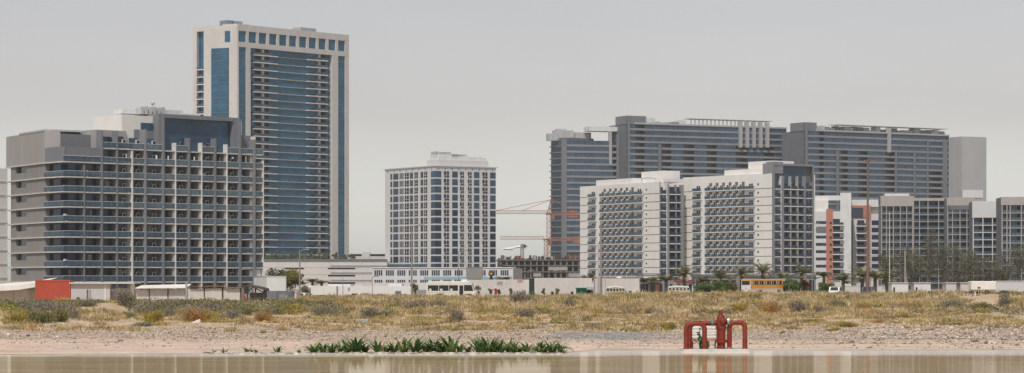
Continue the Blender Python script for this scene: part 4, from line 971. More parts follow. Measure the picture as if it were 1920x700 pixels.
def shrub_mesh(name, pal, seed, wide=1.0, h=.6, n=1900, size=.06, upright=False):
    g_ = np.random.default_rng(seed); k = 11
    an = g_.uniform(0, 6.28, k); r_ = g_.random(k) ** .5 * .62
    cen = np.stack([np.cos(an) * r_, np.sin(an) * r_, h * g_.uniform(.3, .72, k)], 1); rad = np.stack([g_.uniform(.22, .46, k)] * 2 + [g_.uniform(.2, .36, k) * h / .6], 1); cen[:, 2] *= 1 - .35 * r_ / .62
    V, Fc, c = leafcloud(cen, rad, n, size, pal, seed=seed + 1, up=.3)
    V[:, 2] = np.maximum(V[:, 2], .0)
    p0 = np.zeros((k, 3)); p0[:, 0] = cen[:, 0] * .8; p0[:, 1] = cen[:, 1] * .8
    V2, F2, c2 = blades(p0 * .8, np.full(k, h * .95), .15, 16, np.full(k * 16, .009), np.array(pal) * 1.05, seed + 2, lean=1.0, droop=.25)
    return np.concatenate([V, V2]), np.concatenate([Fc, F2 + len(V)]), np.concatenate([c, c2])
def shrub_proto(pal, seed, **kw):
    V, Fc, c = shrub_mesh('x', pal, seed, **kw)
    root = thing('shrub', '', 'shrub')
    fo = arr_mesh('foliage', V, Fc, c, leaf, root)
    mb = MB(); r_ = random.Random(seed)
    for i in range(7):
        a = r_.uniform(0, 6.28); mb.tube([(0, 0, -.1), (math.cos(a) * .25, math.sin(a) * .25, .2), (math.cos(a) * .5, math.sin(a) * .5, .42)], [.03, .02, .008], 4)
    mb.build('stem', bark, root); return root
KINDS = {}
for i, (kn, pal) in enumerate((('olive', OLIVE), ('yellow', YELL), ('rust', RUSTC), ('grey', GREYS), ('sage', SAGE))):
    KINDS[kn] = [[pal, 60 + i * 7 + j, 0] for j in range(2)]
protos = {}
def shrub(px, py, wpx, hpx, kind, label):
    # distance from the ground row: march until the ground projects to py
    Yb = 130.0
    for Yt in np.arange(106, 335, .5):
        xx = X(px, Yt)
        if HY + (H - G(xx, Yt)) / Yt * F <= py: Yb = Yt; break
    key = (kind, random.randrange(2))
    if key not in protos: protos[key] = shrub_proto(dict(olive=OLIVE, yellow=YELL, rust=RUSTC, grey=GREYS, sage=SAGE)[kind], 60 + len(protos) * 5)
    o = protos[key]
    if o.get('used'): o = copy_tree(o)
    o['used'] = 1
    xx = X(px, Yb); wm_ = wpx / F * Yb / 2; hm = hpx / F * Yb
    o.location = (xx, Yb, G(xx, Yb) - .03); o.rotation_euler.z = random.uniform(0, 6.28); o.scale = (wm_ * 1.05, wm_ * 1.05, hm / .62 * .95)
    o['label'] = label; o['group'] = 'shrubs on the waste ground'
SH = [
 (25, 606, 70, 26, 'yellow', 'pale yellow-green shrub on the bank, nearest the left edge of the photo'),
 (72, 607, 78, 36, 'olive', 'wide olive shrub below the red container, cut off by the bare mound'),
 (112, 604, 62, 32, 'olive', 'bright olive shrub directly left of the bare sandy mound'),
 (137, 600, 34, 26, 'grey', 'dark greyish shrub against the left foot of the bare mound'),
 (60, 582, 60, 24, 'olive', 'olive shrub at the foot of the red container'),
 (165, 574, 56, 16, 'sage', 'low sage shrub below the grey shed beside the red container'),
 (235, 576, 56, 36, 'grey', 'tall bare grey shrub at the corner of the grey shed'),
 (245, 600, 30, 18, 'sage', 'small grey-green shrub at the right foot of the bare mound'),
 (283, 606, 62, 30, 'yellow', 'golden-green bushy shrub right of the bare mound'),
 (272, 612, 50, 12, 'sage', 'low grey-green cushion shrub under the golden-green one'),
 (322, 598, 40, 26, 'grey', 'dull grey shrub between the golden-green and the orange shrub'),
 (368, 605, 74, 34, 'rust', 'big orange-brown shrub below the corrugated sheds'),
 (398, 604, 40, 24, 'yellow', 'yellow-green shrub touching the right side of the big orange-brown one'),
 (432, 602, 56, 30, 'grey', 'grey-purple shrub in front of the right end of the corrugated sheds'),
 (448, 580, 48, 20, 'grey', 'round mauve-grey shrub just below the open lean-to'),
 (492, 603, 44, 26, 'rust', 'rust-orange shrub below the dark lean-to roof'),
 (520, 580, 52, 22, 'yellow', 'orange-yellow shrub in front of the grey shipping container'),
 (462, 592, 40, 20, 'olive', 'olive shrub left of the rust-orange one below the lean-to'),
 (555, 586, 60, 20, 'rust', 'brownish shrub right of the shipping container, before the white wall'),
 (612, 592, 70, 24, 'grey', 'spreading grey-brown shrub below the first parked cars'),
 (590, 570, 56, 14, 'olive', 'olive shrub in front of the white car beside the street lamp'),
 (700, 598, 84, 24, 'grey', 'broad grey-brown shrub below the pair of parked white cars'),
 (652, 574, 50, 14, 'yellow', 'yellowish shrub on the crest between the two groups of white cars'),
 (790, 582, 76, 26, 'grey', 'wide dark grey-green shrub below the white minibus, left half'),
 (822, 580, 60, 22, 'sage', 'grey-green shrub below the front wheel of the white minibus'),
 (868, 572, 40, 14, 'grey', 'small dark shrub under the nose of the white minibus'),
 (858, 602, 46, 22, 'grey', 'grey twiggy shrub midway down the slope below the white minibus'),
 (975, 572, 66, 28, 'grey', 'bare pinkish-grey shrub before the right end of the lettered hoarding'),
 (912, 588, 44, 12, 'yellow', 'olive-yellow shrub below the person in red'),
 (985, 598, 56, 20, 'grey', 'dark low shrub midway down the slope below the lettered hoarding'),
 (1094, 584, 30, 14, 'yellow', 'small bright yellow shrub below the green hut'),
 (1068, 578, 44, 20, 'grey', 'dark grey shrub at the foot of the green hut'),
 (1075, 566, 40, 14, 'olive', 'olive shrub in front of the green hut'),
 (1150, 562, 70, 10, 'olive', 'low dark green shrub in front of the beige buses canopy by the cream wall'),
 (1216, 588, 30, 12, 'sage', 'small grey-green shrub on the slope left of the red hydrant'),
 (1250, 620, 48, 22, 'yellow', 'yellow-green shrub just left behind the red hydrant pipes'),
 (1310, 574, 44, 16, 'grey', 'brownish shrub on the crest right of the low beige minibus'),
 (1388, 588, 56, 26, 'yellow', 'yellow-green shrub right behind the red hydrant, below the orange bus'),
 (1442, 588, 50, 24, 'rust', 'straw-brown shrub between the yellow-green and the dark one below the orange bus'),
 (1496, 588, 58, 28, 'grey', 'dark grey-green shrub below the right end of the orange bus'),
 (1535, 588, 34, 16, 'grey', 'small dark shrub right of the dark grey-green one below the orange bus'),
 (1462, 560, 54, 12, 'olive', 'olive shrub on the crest at the front wheel of the orange bus'),
 (1620, 582, 40, 18, 'rust', 'rust-coloured shrub below the tall brown lamp mast'),
 (1572, 582, 48, 22, 'grey', 'grey-green shrub left of the rust-coloured one below the tall mast'),
 (1690, 582, 46, 16, 'grey', 'brown-grey shrub below the two white cabins on the right'),
 (1790, 578, 62, 22, 'grey', 'dark twiggy shrub on the mound left of the raised white tank'),
 (1838, 584, 64, 22, 'olive', 'brown-olive shrub directly under the raised white tank'),
 (1885, 576, 40, 22, 'grey', 'dark shrub right of the raised white tank near the photo edge'),
 (1560, 626, 44, 14, 'yellow', 'greenish grass shrub low on the bank right of the red hydrant'),
 (1592, 614, 60, 14, 'yellow', 'green-gold shrub halfway up the bank, below the tall mast'),
 (1516, 606, 90, 12, 'yellow', 'long low yellow-green shrub on the bank right of the hydrant'),
 (493, 643, 22, 9, 'yellow', 'tiny yellow-green shrub on the gravel above the left water plants'),
 (1468, 654, 14, 7, 'yellow', 'tiny green tuft on the bare sand strip right of the hydrant'),
]
for a in SH: shrub(*a)
for o in COL.objects:
    if 'used' in o: del o['used']

# rubble: stones as one mass on the bank
ico = bmesh.new(); bmesh.ops.create_icosphere(ico, subdivisions=1, radius=1); iv = np.array([v.co for v in ico.verts]); iF = np.array([[v.index for v in f_.verts] for f_ in ico.faces]); ico.free()
x, Y, g_ = scatter(46000, -.21, .21, 97.0, 130, 1, 71)
px_ = 960 + x / Y * F
den = (.6 + .35 * (1 - sm(300, 450, px_)) + .9 * noise2(x, Y * .6, 2.2, 72)) * (1 - sm(110, 122, Y)) + .35 * sm(1350, 1500, px_) * (1 - sm(110, 118, Y))
xs2, Ys2, _g = scatter(520, -.21, .21, 90.5, 97.5, 1, 73)
keep = g_.random(len(x)) < den; x = np.concatenate([x, xs2]); Y = np.concatenate([Y, Ys2]); px_ = 960 + x / Y * F; keep = np.concatenate([keep, np.ones(len(xs2), bool)]); x, Y, px_ = x[keep], Y[keep], px_[keep]; n = len(x)
r_ = g_.uniform(.013, .043, n) * (1 + .6 * sm(1500, 1700, px_)) * np.where(g_.random(n) < .05, 1.8, 1)
V = iv[None] * g_.uniform(.5, 1.35, (n, len(iv), 1)) * (r_[:, None, None] * g_.uniform(.6, 1.3, (n, 1, 3)) * [1.2, 1, .75])
V = V + np.stack([x, Y, gz(x, Y) + r_ * .3], 1)[:, None]
Fc = (iF[None] + (np.arange(n) * len(iv))[:, None, None]).reshape(-1, 3)
pal = np.array([(.46, .36, .28), (.37, .295, .235), (.52, .42, .33), (.19, .155, .13), (.36, .305, .255), (.56, .45, .345)])
keep2 = None
cc = pal[g_.integers(0, 6, n)]; gr_ = (sm(1020, 1060, px_) * (1 - sm(1190, 1290, px_)) * (1 - sm(106, 109, Y)))[:, None]; cc = cc * (1 - gr_ * .8) + np.array((.27, .28, .27)) * gr_ * .8
stone_cm = CM('loose_stone', .95)
tag(arr_mesh('rubble', V.reshape(-1, 3), Fc, np.repeat(cc, len(iv), 0), stone_cm), kind='stuff')
def rock(px, Y, w_, h_, label, m_, cat='rock', name='rock', ang=0, dep=None):
    x = X(px, Y); z = G(x, Y)
    if cat in ('stone', 'litter'):
        gg = np.random.default_rng(int(px)); V_ = iv * gg.uniform(.6, 1.25, (len(iv), 1)) * [w_ / 2, w_ / 3, h_ * .8]
        o = arr_mesh(name, V_ + [x, Y, z + h_ * .3], iF, None, m_, origin=(x, Y, z)); tag(o, label, cat); return o
    mb = MB(); fr_ = frame(x - w_ / 2, Y, ang); fr_.box(mb, 0, w_, z - .05, z + h_, -(dep or w_ * .6), 0)
    o = mb.build(name, m_, origin=(x, Y, z)); tag(o, label, cat)
    bv = o.modifiers.new('bevel', 'BEVEL'); bv.width = min(w_, h_) * .12; bv.segments = 2; return o
rock(679, 122, .58, .2, 'grey rectangular concrete block on the bank above the water plants', concrete, 'concrete block', 'concrete_block')
o = rock(367, 122, .52, .10, 'tilted off-white slab lying on the gravel below the orange-brown shrub', sheet_w, 'slab', 'broken_slab', 20); o.rotation_euler.y = R(-22)
rock(613, 132, .26, .1, 'small pale grey crumpled rag or stone above the water plants', roof_light, 'litter', 'litter', 10)
rock(361, 124, .22, .08, 'small white scrap beside the tilted off-white slab', sheet_w, 'litter', 'litter')
# two white stones at the left end of the sand
rock(15, 101.5, .13, .1, 'small white stone on the sand strip at the left edge', sheet_w, 'stone', 'stone')
rock(108, 99.5, .2, .06, 'pale flat stone on the sand strip below the bare mound', sheet_w, 'stone', 'stone')

# ------------------------------------------------------------------ strap-leaved water plants
def strap_plant(seed, nl=20, L0=.62, w_=.034):
    r_ = random.Random(seed); V = []; Fc = []; Cc = []
    for i in range(nl):
        a = r_.uniform(0, 2 * math.pi); ln = L0 * r_.uniform(.6, 1.1); el0 = R(r_.uniform(46, 84)); seg = 8
        bow = r_.uniform(1.3, 3.0); p_ = Vector((math.cos(a) * .03, math.sin(a) * .03, 0)); base = len(V)
        colr = [(.06, .13, .035), (.09, .18, .05), (.19, .26, .07), (.38, .34, .12)][r_.choices(range(4), [5, 5, 3, 1.3])[0]]
        sdv = Vector((-math.sin(a), math.cos(a), 0))
        for k in range(seg + 1):
            t_ = k / seg; e_ = el0 - bow * t_ * t_; wv = w_ * (1 - t_ ** 2.5) * (.7 + .6 * math.sin(math.pi * min(1, t_ + .25))) + .002
            dirv = Vector((math.cos(a) * math.cos(e_), math.sin(a) * math.cos(e_), math.sin(e_))); nv = sdv.cross(dirv)
            for sgn, dd in ((-1, .35), (0, -.1), (1, .35)):
                V.append(tuple(p_ + sdv * sgn * wv + nv * dd * wv)); Cc.append(colr)
            p_ = p_ + dirv * ln / seg
        for k in range(seg):
            b_ = base + k * 3
            Fc += [(b_, b_ + 1, b_ + 4, b_ + 3), (b_ + 1, b_ + 2, b_ + 5, b_ + 4)]
    V = np.array(V); V[:, 2] = np.maximum(V[:, 2], -.01)
    return V, np.array(Fc), np.array(Cc)
crm = [arr_mesh('leaves', *strap_plant(100 + i), strap, smooth=True) for i in range(5)]
crs = [arr_mesh('leaves', *strap_plant(120 + i, 9, .34, .018), strap, smooth=True) for i in range(3)]
meshes = [o.data for o in crm]; sm_meshes = [o.data for o in crs]
for o in crm + crs: bpy.data.objects.remove(o)
wp = [(637, .8), (725, .85), (822, .9), (927, .95), (963, .7), (1023, .7), (588, 1.0), (606, .8), (622, 1.05), (651, 1.0), (668, 1.1), (684, .7), (709, 1.1), (738, .9), (757, 1.1), (779, .95), (799, .7), (813, 1.1), (832, .75), (846, 1.15), (862, .95), (878, .8), (900, 1.1), (916, 1.2), (937, 1.2), (955, .8), (972, .9), (988, .75), (1012, 1.15), (1034, 1.05), (1050, .9)]
rp = random.Random(77)
for i, (px, s_) in enumerate(wp):
    Yp = 86.1 + rp.uniform(-.25, .5); x = X(px, Yp)
    o = bpy.data.objects.new('strap_leaf_plant', meshes[i % 5]); COL.objects.link(o)
    s_ *= 1.12 * rp.uniform(.75, 1.2); o.location = (x, Yp, max(0.0, G(x, Yp)) - .02); o.scale = (s_ * 1.05, s_, s_); o.rotation_euler.z = rp.uniform(0, 6.28)
    tag(o, 'arching dark green strap-leaved plant in the dense row along the water edge', 'water plant', 'strap-leaved plants along the water edge')
for i, (px, s_) in enumerate([(402, .7), (421, .9), (463, 1), (472, .8), (480, .7), (519, 1.25), (560, .8), (1058, .9)]):
    Yp = 85.6 + rp.uniform(-.2, .3); x = X(px, Yp)
    o = bpy.data.objects.new('strap_leaf_plant', sm_meshes[i % 3]); COL.objects.link(o); o.location = (x, Yp, max(0, G(x, Yp)) - .01); o.scale = (s_ * 1.1, s_, s_); o.rotation_euler.z = rp.uniform(0, 6.28)
    tag(o, 'small sparse strap-leaved sprout at the shore, outside the dense row', 'water plant', 'sparse sprouts at the shore')
cen = []; rad = []
for i in range(150):
    px = rp.uniform(575, 1058); Yp = 86.4 + rp.uniform(-.3, .6); x = X(px, Yp); hh_ = rp.uniform(.06, .16); cen.append((x, Yp, max(0, G(x, Yp)) + hh_ * .6)); rad.append((hh_ * 1.8, hh_ * 1.4, hh_))
V, Fc, c = leafcloud(cen, rad, 4200, .055, [(.14, .17, .04), (.20, .20, .06), (.09, .13, .035)], flat=.4, seed=81, up=.4)
tag(arr_mesh('shore_weeds', V, Fc, c, leaf), kind='stuff')
# pale stones / foam line lining the shore
cen = []
mbs = []
n = 170; g_ = np.random.default_rng(90); px_ = g_.uniform(380, 1075, n); Yy = 84.9 + g_.normal(0, .35, n) + .3; x = (px_ - 960) / F * Yy; r_ = g_.uniform(.03, .09, n)
V = iv[None] * g_.uniform(.7, 1.2, (n, len(iv), 1)) * (r_[:, None, None] * np.array([1.8, 1, .5])) + np.stack([x, Yy, np.maximum(0, gz(x, Yy)) + .005], 1)[:, None]
Fc = (iF[None] + (np.arange(n) * len(iv))[:, None, None]).reshape(-1, 3)
cc = np.array([(.45, .40, .33), (.34, .30, .24), (.18, .16, .13), (.52, .47, .38)])[g_.integers(0, 4, n)]
tag(arr_mesh('shore_pebbles', V.reshape(-1, 3), Fc, np.repeat(cc, len(iv), 0), stone_cm), kind='stuff')
mb = MB(); x0 = X(1062, 86.6)
mb.tube([(x0 - .5, 86.7, .12), (x0 - .2, 86.7, .16), (x0 + .15, 86.6, .14), (x0 + .24, 86.5, .02)], [.022, .02, .016, .01], 6)
tag(mb.build('stick', wood_dark, origin=(x0, 86.6, 0)), 'bent dark stick at the right end of the water plants', 'stick')

# ------------------------------------------------------------------ red fire hydrant with its pipe loops
HYm = M('red_hydrant_paint', (.19, .018, .007), .5, .25, 2.5, fine=.15, fscale=9, spec=.3)
def blotch(m, c2, scale, lo, hi):
    t = m.node_tree; p = t.nodes['Principled BSDF']; src = p.inputs['Base Color'].links[0].from_socket
    tc = t.nodes.new("ShaderNodeTexCoord"); n = t.nodes.new("ShaderNodeTexNoise"); n.inputs['Scale'].default_value = scale; n.inputs['Detail'].default_value = 6; n.inputs['Roughness'].default_value = .75
    t.links.new(tc.outputs['Object'], n.inputs['Vector']); r = t.nodes.new("ShaderNodeMapRange"); r.inputs[1].default_value = lo; r.inputs[2].default_value = hi; t.links.new(n.outputs[0], r.inputs[0])
    mx = t.nodes.new("ShaderNodeMix"); mx.data_type = 'RGBA'; t.links.new(r.outputs[0], mx.inputs[0]); t.links.new(src, mx.inputs[6]); mx.inputs[7].default_value = (*c2, 1); t.links.new(mx.outputs[2], p.inputs['Base Color'])
blotch(HYm, (.13, .05, .03), 5, .5, .66); blotch(HYm, (.26, .075, .045), 11, .56, .7)
rusty = M('rust_stain', (.30, .12, .05), .9, .3, 6)
green_cap = M('green_cap_paint', (.10, .19, .11), .6, .15, 5)
alu = M('aluminium_cap', (.62, .62, .60), .35, .1, 5, metal=.5)
black_pl = M('black_plastic', (.02, .02, .02), .6, .1, 5)
YH = 88.6
def hx(zx): return X(1240 + zx / 5, YH)
def hz_(zy): return ZP(560 + zy / 5, YH)
zbase = .07
plm = M('wet_concrete_plinth', (.46, .43, .39), .6, .18, 3, bump=.4)
mb = MB(); frame(hx(190), YH - .75).box(mb, 0, hx(812) - hx(190), -.35, zbase, -1.75, 0)
pl = mb.build('concrete_plinth', plm, origin=(hx(500), YH, 0)); tag(pl, 'low pale concrete plinth at the water edge carrying the red hydrant', 'plinth'); bv = pl.modifiers.new('b', 'BEVEL'); bv.width = .03; bv.segments = 2
hy = thing('fire_hydrant', 'red fire hydrant standing among red pipe loops at the water edge', 'hydrant', (hx(560), YH, zbase))
def arc_pipe(x0, x1, y, zt_, r_, rc, z0=zbase, y1=None):
    y1 = y if y1 is None else y1; pts = [(x0, y, z0)]; n = 7
    for k in range(n + 1):
        a = math.pi / 2 * k / n; pts.append((x0 + rc - rc * math.cos(a), y + (y1 - y) * 0, zt_ - rc + rc * math.sin(a)))
    sgn = 1
    for k in range(n + 1):
        a = math.pi / 2 * k / n; pts.append((x1 - rc + rc * math.sin(a), y1, zt_ - rc + rc * math.cos(a)))
    pts.append((x1, y1, z0)); return pts
PR = .082; zc = hz_(228)
def pipe_thing(pts, label=None, fl=()):
    mb = MB(); mb.tube(pts, PR, 18); o = mb.build('pipe_loop', HYm, hy, smooth=True)
    if label: o['label'] = label
    return o
pa = pipe_thing(arc_pipe(hx(224), hx(396), YH - .45, hz_(232), PR, .20))
# rear-left leg, turning into the horizontal feed to the barrel
pts = [(hx(271), YH + .25, zbase)]
for k in range(8):
    a = math.pi / 2 * k / 7; pts.append((hx(271) + .2 - .2 * math.cos(a), YH + .25, hz_(232) - .2 + .2 * math.sin(a)))
pts.append((hx(520), YH + .1, hz_(232))); pb_ = pipe_thing(pts)
pc_ = pipe_thing(arc_pipe(hx(640), hx(785), YH + .05, hz_(226), PR * .97, .16))
mb = MB(); mb.tube([(hx(590), YH + .05, hz_(226)), (hx(690), YH + .05, hz_(226))], PR * .9, 18); mb.build('feed_pipe', HYm, hy, smooth=True)
mb = MB()
mb.box = None
for xx, yy in ((hx(224), YH - .45), (hx(396), YH - .45), (hx(271), YH + .25), (hx(640), YH + .05), (hx(785), YH + .05)):
    m2 = MB(); m2.lathe((xx, yy, zbase - .002), [(.095, 0), (.105, .005), (.1, .035), (.086, .05)], 18); m2.build('pipe_collar', rusty if xx in (hx(640),) else HYm, hy, smooth=True)
xc = hx(560); Z_ = lambda zy: hz_(zy) - zbase
m2 = MB(); m2.lathe((xc, YH, zbase), [(.145, 0), (.15, .02), (.145, .06), (.135, .10), (.135, Z_(414)), (.195, Z_(413)), (.2, Z_(408)), (.2, Z_(396)), (.195, Z_(391)), (.15, Z_(390)), (.148, Z_(300)), (.155, Z_(285)), (.18, Z_(283)), (.185, Z_(262)), (.155, Z_(258)), (.152, Z_(236)), (.165, Z_(222)), (.15, Z_(206))], 32)
m2.build('barrel', HYm, hy, smooth=True)
m2 = MB(); m2.lathe((xc - .01, YH, zbase), [(.15, Z_(206)), (.145, Z_(200)), (.135, Z_(180)), (.122, Z_(162)), (.11, Z_(156)), (.068, Z_(154)), (.065, Z_(128)), (.05, Z_(123)), (.03, Z_(122)), (.03, Z_(112)), (.01, Z_(111))], 28)
bn_ = m2.build('bonnet', HYm, hy, smooth=True)
m2 = MB(); m2.lathe((xc + .045, YH - .12, hz_(212)), [(.08, .1), (.085, .06), (.1, 0), (.1, -.08), (.085, -.1), (.05, -.11), (.04, -.14)], 20, axis='Y'); m2.build('front_outlet', HYm, hy, smooth=True)
m2 = MB(); m2.lathe((xc, YH, hz_(225)), [(.07, -.15), (.075, -.2), (.075, -.24)], 16, axis='X'); so = m2.build('side_outlet', HYm, hy, smooth=True)
m2 = MB(); m2.lathe((xc, YH, hz_(225)), [(.08, -.24), (.085, -.26), (.085, -.31), (.05, -.33), (.03, -.36)], 16, axis='X'); m2.build('outlet_cap', green_cap, so, smooth=True)
m2 = MB(); m2.lathe((xc, YH, hz_(210)), [(.07, .15), (.075, .18), (.075, .2)], 16, axis='X'); so = m2.build('side_outlet', HYm, hy, smooth=True)
m2 = MB(); m2.lathe((xc, YH - .02, hz_(206)), [(.08, .2), (.085, .21), (.085, .26), (.05, .28), (.03, .3)], 16, axis='X'); m2.build('outlet_cap', alu, so, smooth=True)
m2 = MB(); m2.lathe((xc + .2, YH - .08, hz_(232)), [(.05, .0), (.055, .04), (.055, .08), (.02, .1)], 14, axis='X'); m2.build('drain_cap', green_cap, hy, smooth=True)
for k in range(10):
    a = 2 * math.pi * k / 10; m2 = MB(); m2.lathe((xc + .175 * math.cos(a), YH + .175 * math.sin(a), hz_(389) - .0), [(.016, -.005), (.016, .02), (.008, .024)], 6); m2.build('flange_bolt', HYm, hy)
m2 = MB(); frame(hx(680), YH - .02).box(m2, 0, .09, hz_(226) + PR * .93, hz_(226) + PR * .93 + .015, -.1, 0); m2.build('paint_scrape', sheet_w, hy)
# slatted white panel lying behind, green plant sack in a black pot
sp_ = thing('slatted_panel', 'white slatted panel standing behind the left pipe loops of the hydrant', 'panel', (hx(400), YH + 1.9, 0))
def hx2(zx): return X(1240 + zx / 5, YH + 1.9)
for za, zb_ in ((258, 282), (290, 312), (318, 338), (346, 368), (376, 402)):
    m2 = MB(); frame(hx2(288), YH + 1.9).box(m2, 0, hx2(512) - hx2(288), ZP(560 + zb_ / 5, YH + 1.9), ZP(560 + za / 5, YH + 1.9), -.04, 0); m2.build('slat', sheet_w if za != 376 else M('faded_pink_slat', (.42, .2, .16), .8, .35, 6), sp_)
for za in (292, 400, 505):
    m2 = MB(); frame(hx2(za) - .02, YH + 1.96).box(m2, 0, .05, 0, ZP(560 + 256 / 5, YH + 1.9), -.04, 0); m2.build('upright', wood_dark, sp_)
YP = YH - .15
pot = thing('potted_plant', 'green plant bound in a green sack in a black pot, between the hydrant pipes', 'potted plant', (hx(392), YP, zbase))
m2 = MB(); m2.lathe((hx(388), YP, zbase), [(.10, 0), (.12, .02), (.145, .2), (.15, .21), (.135, .21), (.12, .05)], 18); m2.build('pot', black_pl, pot, smooth=True)
def blob(parent, name, c, r, mat, seed, rot=0):
    b_ = bmesh.new(); bmesh.ops.create_icosphere(b_, subdivisions=4, radius=1); g2 = random.Random(seed)
    from mathutils import noise as mn
    M_ = Matrix.Rotation(rot, 3, 'Y')
    for v in b_.verts:
        n_ = mn.noise(v.co * 2.2 + Vector((seed, 0, 0))) * .34 + abs(mn.noise(v.co * 5 + Vector((0, seed, 0)))) * -.22
        v.co = M_ @ Vector((v.co.x * r[0], v.co.y * r[1], v.co.z * r[2])) * (1 + n_)
    me = bpy.data.meshes.new(name); b_.to_mesh(me); b_.free(); me.materials.append(mat)
    for p_ in me.polygons: p_.use_smooth = True
    o = bpy.data.objects.new(name, me); COL.objects.link(o); o.parent = parent; o.location = Vector(c) - wloc(parent); return o
sackm = M('green_sack_plastic', (.035, .115, .028), .3, .35, 7, spec=.6)
blob(pot, 'sack', (hx(405), YP - .08, hz_(437)), (.145, .12, .17), sackm, 3, .35)
blob(pot, 'sack', (hx(366), YP - .02, hz_(382)), (.095, .09, .12), sackm, 8, -.3)
m2 = MB(); m2.tube([(hx(372), YP, hz_(400)), (hx(352), YP, hz_(345)), (hx(358), YP, hz_(300)), (hx(350), YP, hz_(270))], [.02, .016, .012, .008], 7); m2.build('stem', M('green_stem', (.04, .18, .08), .6), pot, smooth=True)
V, Fc, c = leafcloud([(hx(352), YP, hz_(335)), (hx(362), YP, hz_(285)), (hx(340), YP, hz_(318))], [(.07, .06, .05), (.05, .05, .05), (.05, .04, .03)], 50, .055, [(.03, .12, .05), (.05, .16, .07)], seed=5)
arr_mesh('leaves', V - np.array(pot.location), Fc, c, leaf, pot)
m2 = MB(); m2.tube([(hx(300), YP, hz_(385)), (hx(345), YP, hz_(420))], .015, 6); m2.build('support_stick', wood_dark, pot)
for n_, (za, yy) in enumerate(((150, .1), (1000, 0))): pass
# ------------------------------------------------------------------ sheds at the left
def box_thing(name, label, cat, px0, px1, Y, ytop, mat, depth=6, ang=0, zb=None, part='wall', Y1=None):
    """a building-like box with its front between two photo columns at distance Y"""
    f = Face(C(px0, Y), C(px1, Y1 or Y)); b = Bld(name, label, cat, f.p(f.w / 2))
    zb = (G(*f.p(f.w / 2)) - .5) if zb is None else zb
    bx(f, part, mat, 0, f.w, zb, ZP(ytop, Y), -depth, 0, b.root); return b, f
b, f = box_thing('shipping_container', 'bright red shipping container between the white-roofed shed and the grey shed', 'container', 66, 132, 285, 525.5, red_paint, 2.4, Y1=285)
z0, z1 = -.1, ZP(525.5, 285)
for u in (0, f.w - .15): bx(f, 'corner_post', red_paint, u, u + .15, z0, z1 + .03, -.15, .06, b.root)
bx(f, 'top_rail', red_paint, .15, f.w - .15, z1 - .14, z1 + .03, -.12, .05, b.root)
n = 16
for i in range(n): b.part('corrugation', red_paint, [(f, .2 + (f.w - .4) * i / n, .2 + (f.w - .4) * (i + .5) / n, z0, z1 - .16, -.05, .025)])
b, f = box_thing('shed', 'low beige shed under a crooked white sheet roof at the left edge', 'shed', -40, 66, 288, 541, cream_wall, 6)
m2 = MB()
P_ = [(-42, 540, 2.45), (0, 536, 2.2), (35, 534, 0), (66, 529, 0), (87, 526, 0)]
zs_ = [ZP(p_[1] + 1, 286) for p_ in P_]
for i in range(4):
    xa, xb_ = X(P_[i][0], 286.5), X(P_[i + 1][0], 286.5)
    m2.poly([(xa, 286.5, zs_[i] - .5), (xb_, 286.5, zs_[i + 1] - .5), (xb_, 286.5, zs_[i + 1]), (xa, 286.5, zs_[i])]); m2.poly([(xa, 286.5, zs_[i]), (xb_, 286.5, zs_[i + 1]), (xb_, 294, zs_[i + 1] + .4), (xa, 294, zs_[i] + .4)])
m2.build('sheet_roof', sheet_w, b.root)
for i in range(3): b.part('wall_panel', corr, [(f, 2 + i * 1.9, 3.7 + i * 1.9, 0, ZP(543, 288), -.1, .05)])
b, f = box_thing('shed', 'grey board shed with a thin white roof just right of the red container', 'shed', 133, 206, 283, 531, grey_wall, 5)
bx(f, 'roof_edge', sheet_w, -.1, f.w + 2.6, ZP(532, 283), ZP(530, 283), -5.2, .35, b.root)
bx(f, 'door', wood_dark, f.U(163), f.U(164.5), 0, ZP(543, 283), -.1, .08, b.root); bx(f, 'door', concrete, f.U(165), f.U(170), 0, ZP(543, 283), -.1, .09, b.root)
bx(f, 'corner_trim', sheet_w, f.U(196.5), f.U(198.5), 0, ZP(532, 283), -.1, .06, b.root)
bx(f, 'drum', black_in, f.U(145), f.U(150), .1, .85, .3, .6, b.root)
b, f = box_thing('shed', 'small grey lean-to shed with a pale canopy left of the corrugated sheds', 'shed', 206, 252, 284, 541, grey_wall, 4)
bx(f, 'canopy', sheet_w, f.U(198), f.U(216), ZP(546, 284), ZP(543.5, 284), -.5, .5, b.root); bx(f, 'corner_post', sheet_w, f.w - .35, f.w, 0, ZP(531, 284), -.3, .1, b.root)
PN = [(256, 279, 542.5, 'narrow beige shed bay at the left end of the corrugated sheds'), (280, 314, 541, 'corrugated shed bay under the white roof, left of its neighbour'), (316, 347, 541, 'corrugated shed bay under the right half of the white roof'), (352, 382, 541, 'corrugated shed bay just right of the grey post'),
      (384, 416, 540, 'corrugated shed bay under the middle of the rusty roof'), (419, 450, 540, 'corrugated shed bay beside the open lean-to')]
for i, (a, c_, yt, lb) in enumerate(PN):
    b, f = box_thing('shed', lb, 'shed', a, c_, 262, yt + 1, corr if i else cream_wall, 4, part='back_wall'); b.root['group'] = 'bays of corrugated sheds'
    if i:
        nn = 11
        for j in range(nn): b.part('sheet_rib', corr, [(f, f.w * j / nn + .03, f.w * j / nn + .11, ZP(572, 262), ZP(yt + 1, 262), -.02, .04)])
    bx(f, 'post', wood_dark, f.w + .02, f.w + .1, -.1, ZP(yt, 262), -.3, .08, b.root)
rr_ = thing('sheet_roof', 'white sheet roof over the left corrugated sheds', 'roof', (X(300, 264), 264, 1.9)); m2 = MB()
fr_ = Face(C(252, 261), C(348, 261)); za, zb2 = ZP(540, 261), ZP(537.5, 261)
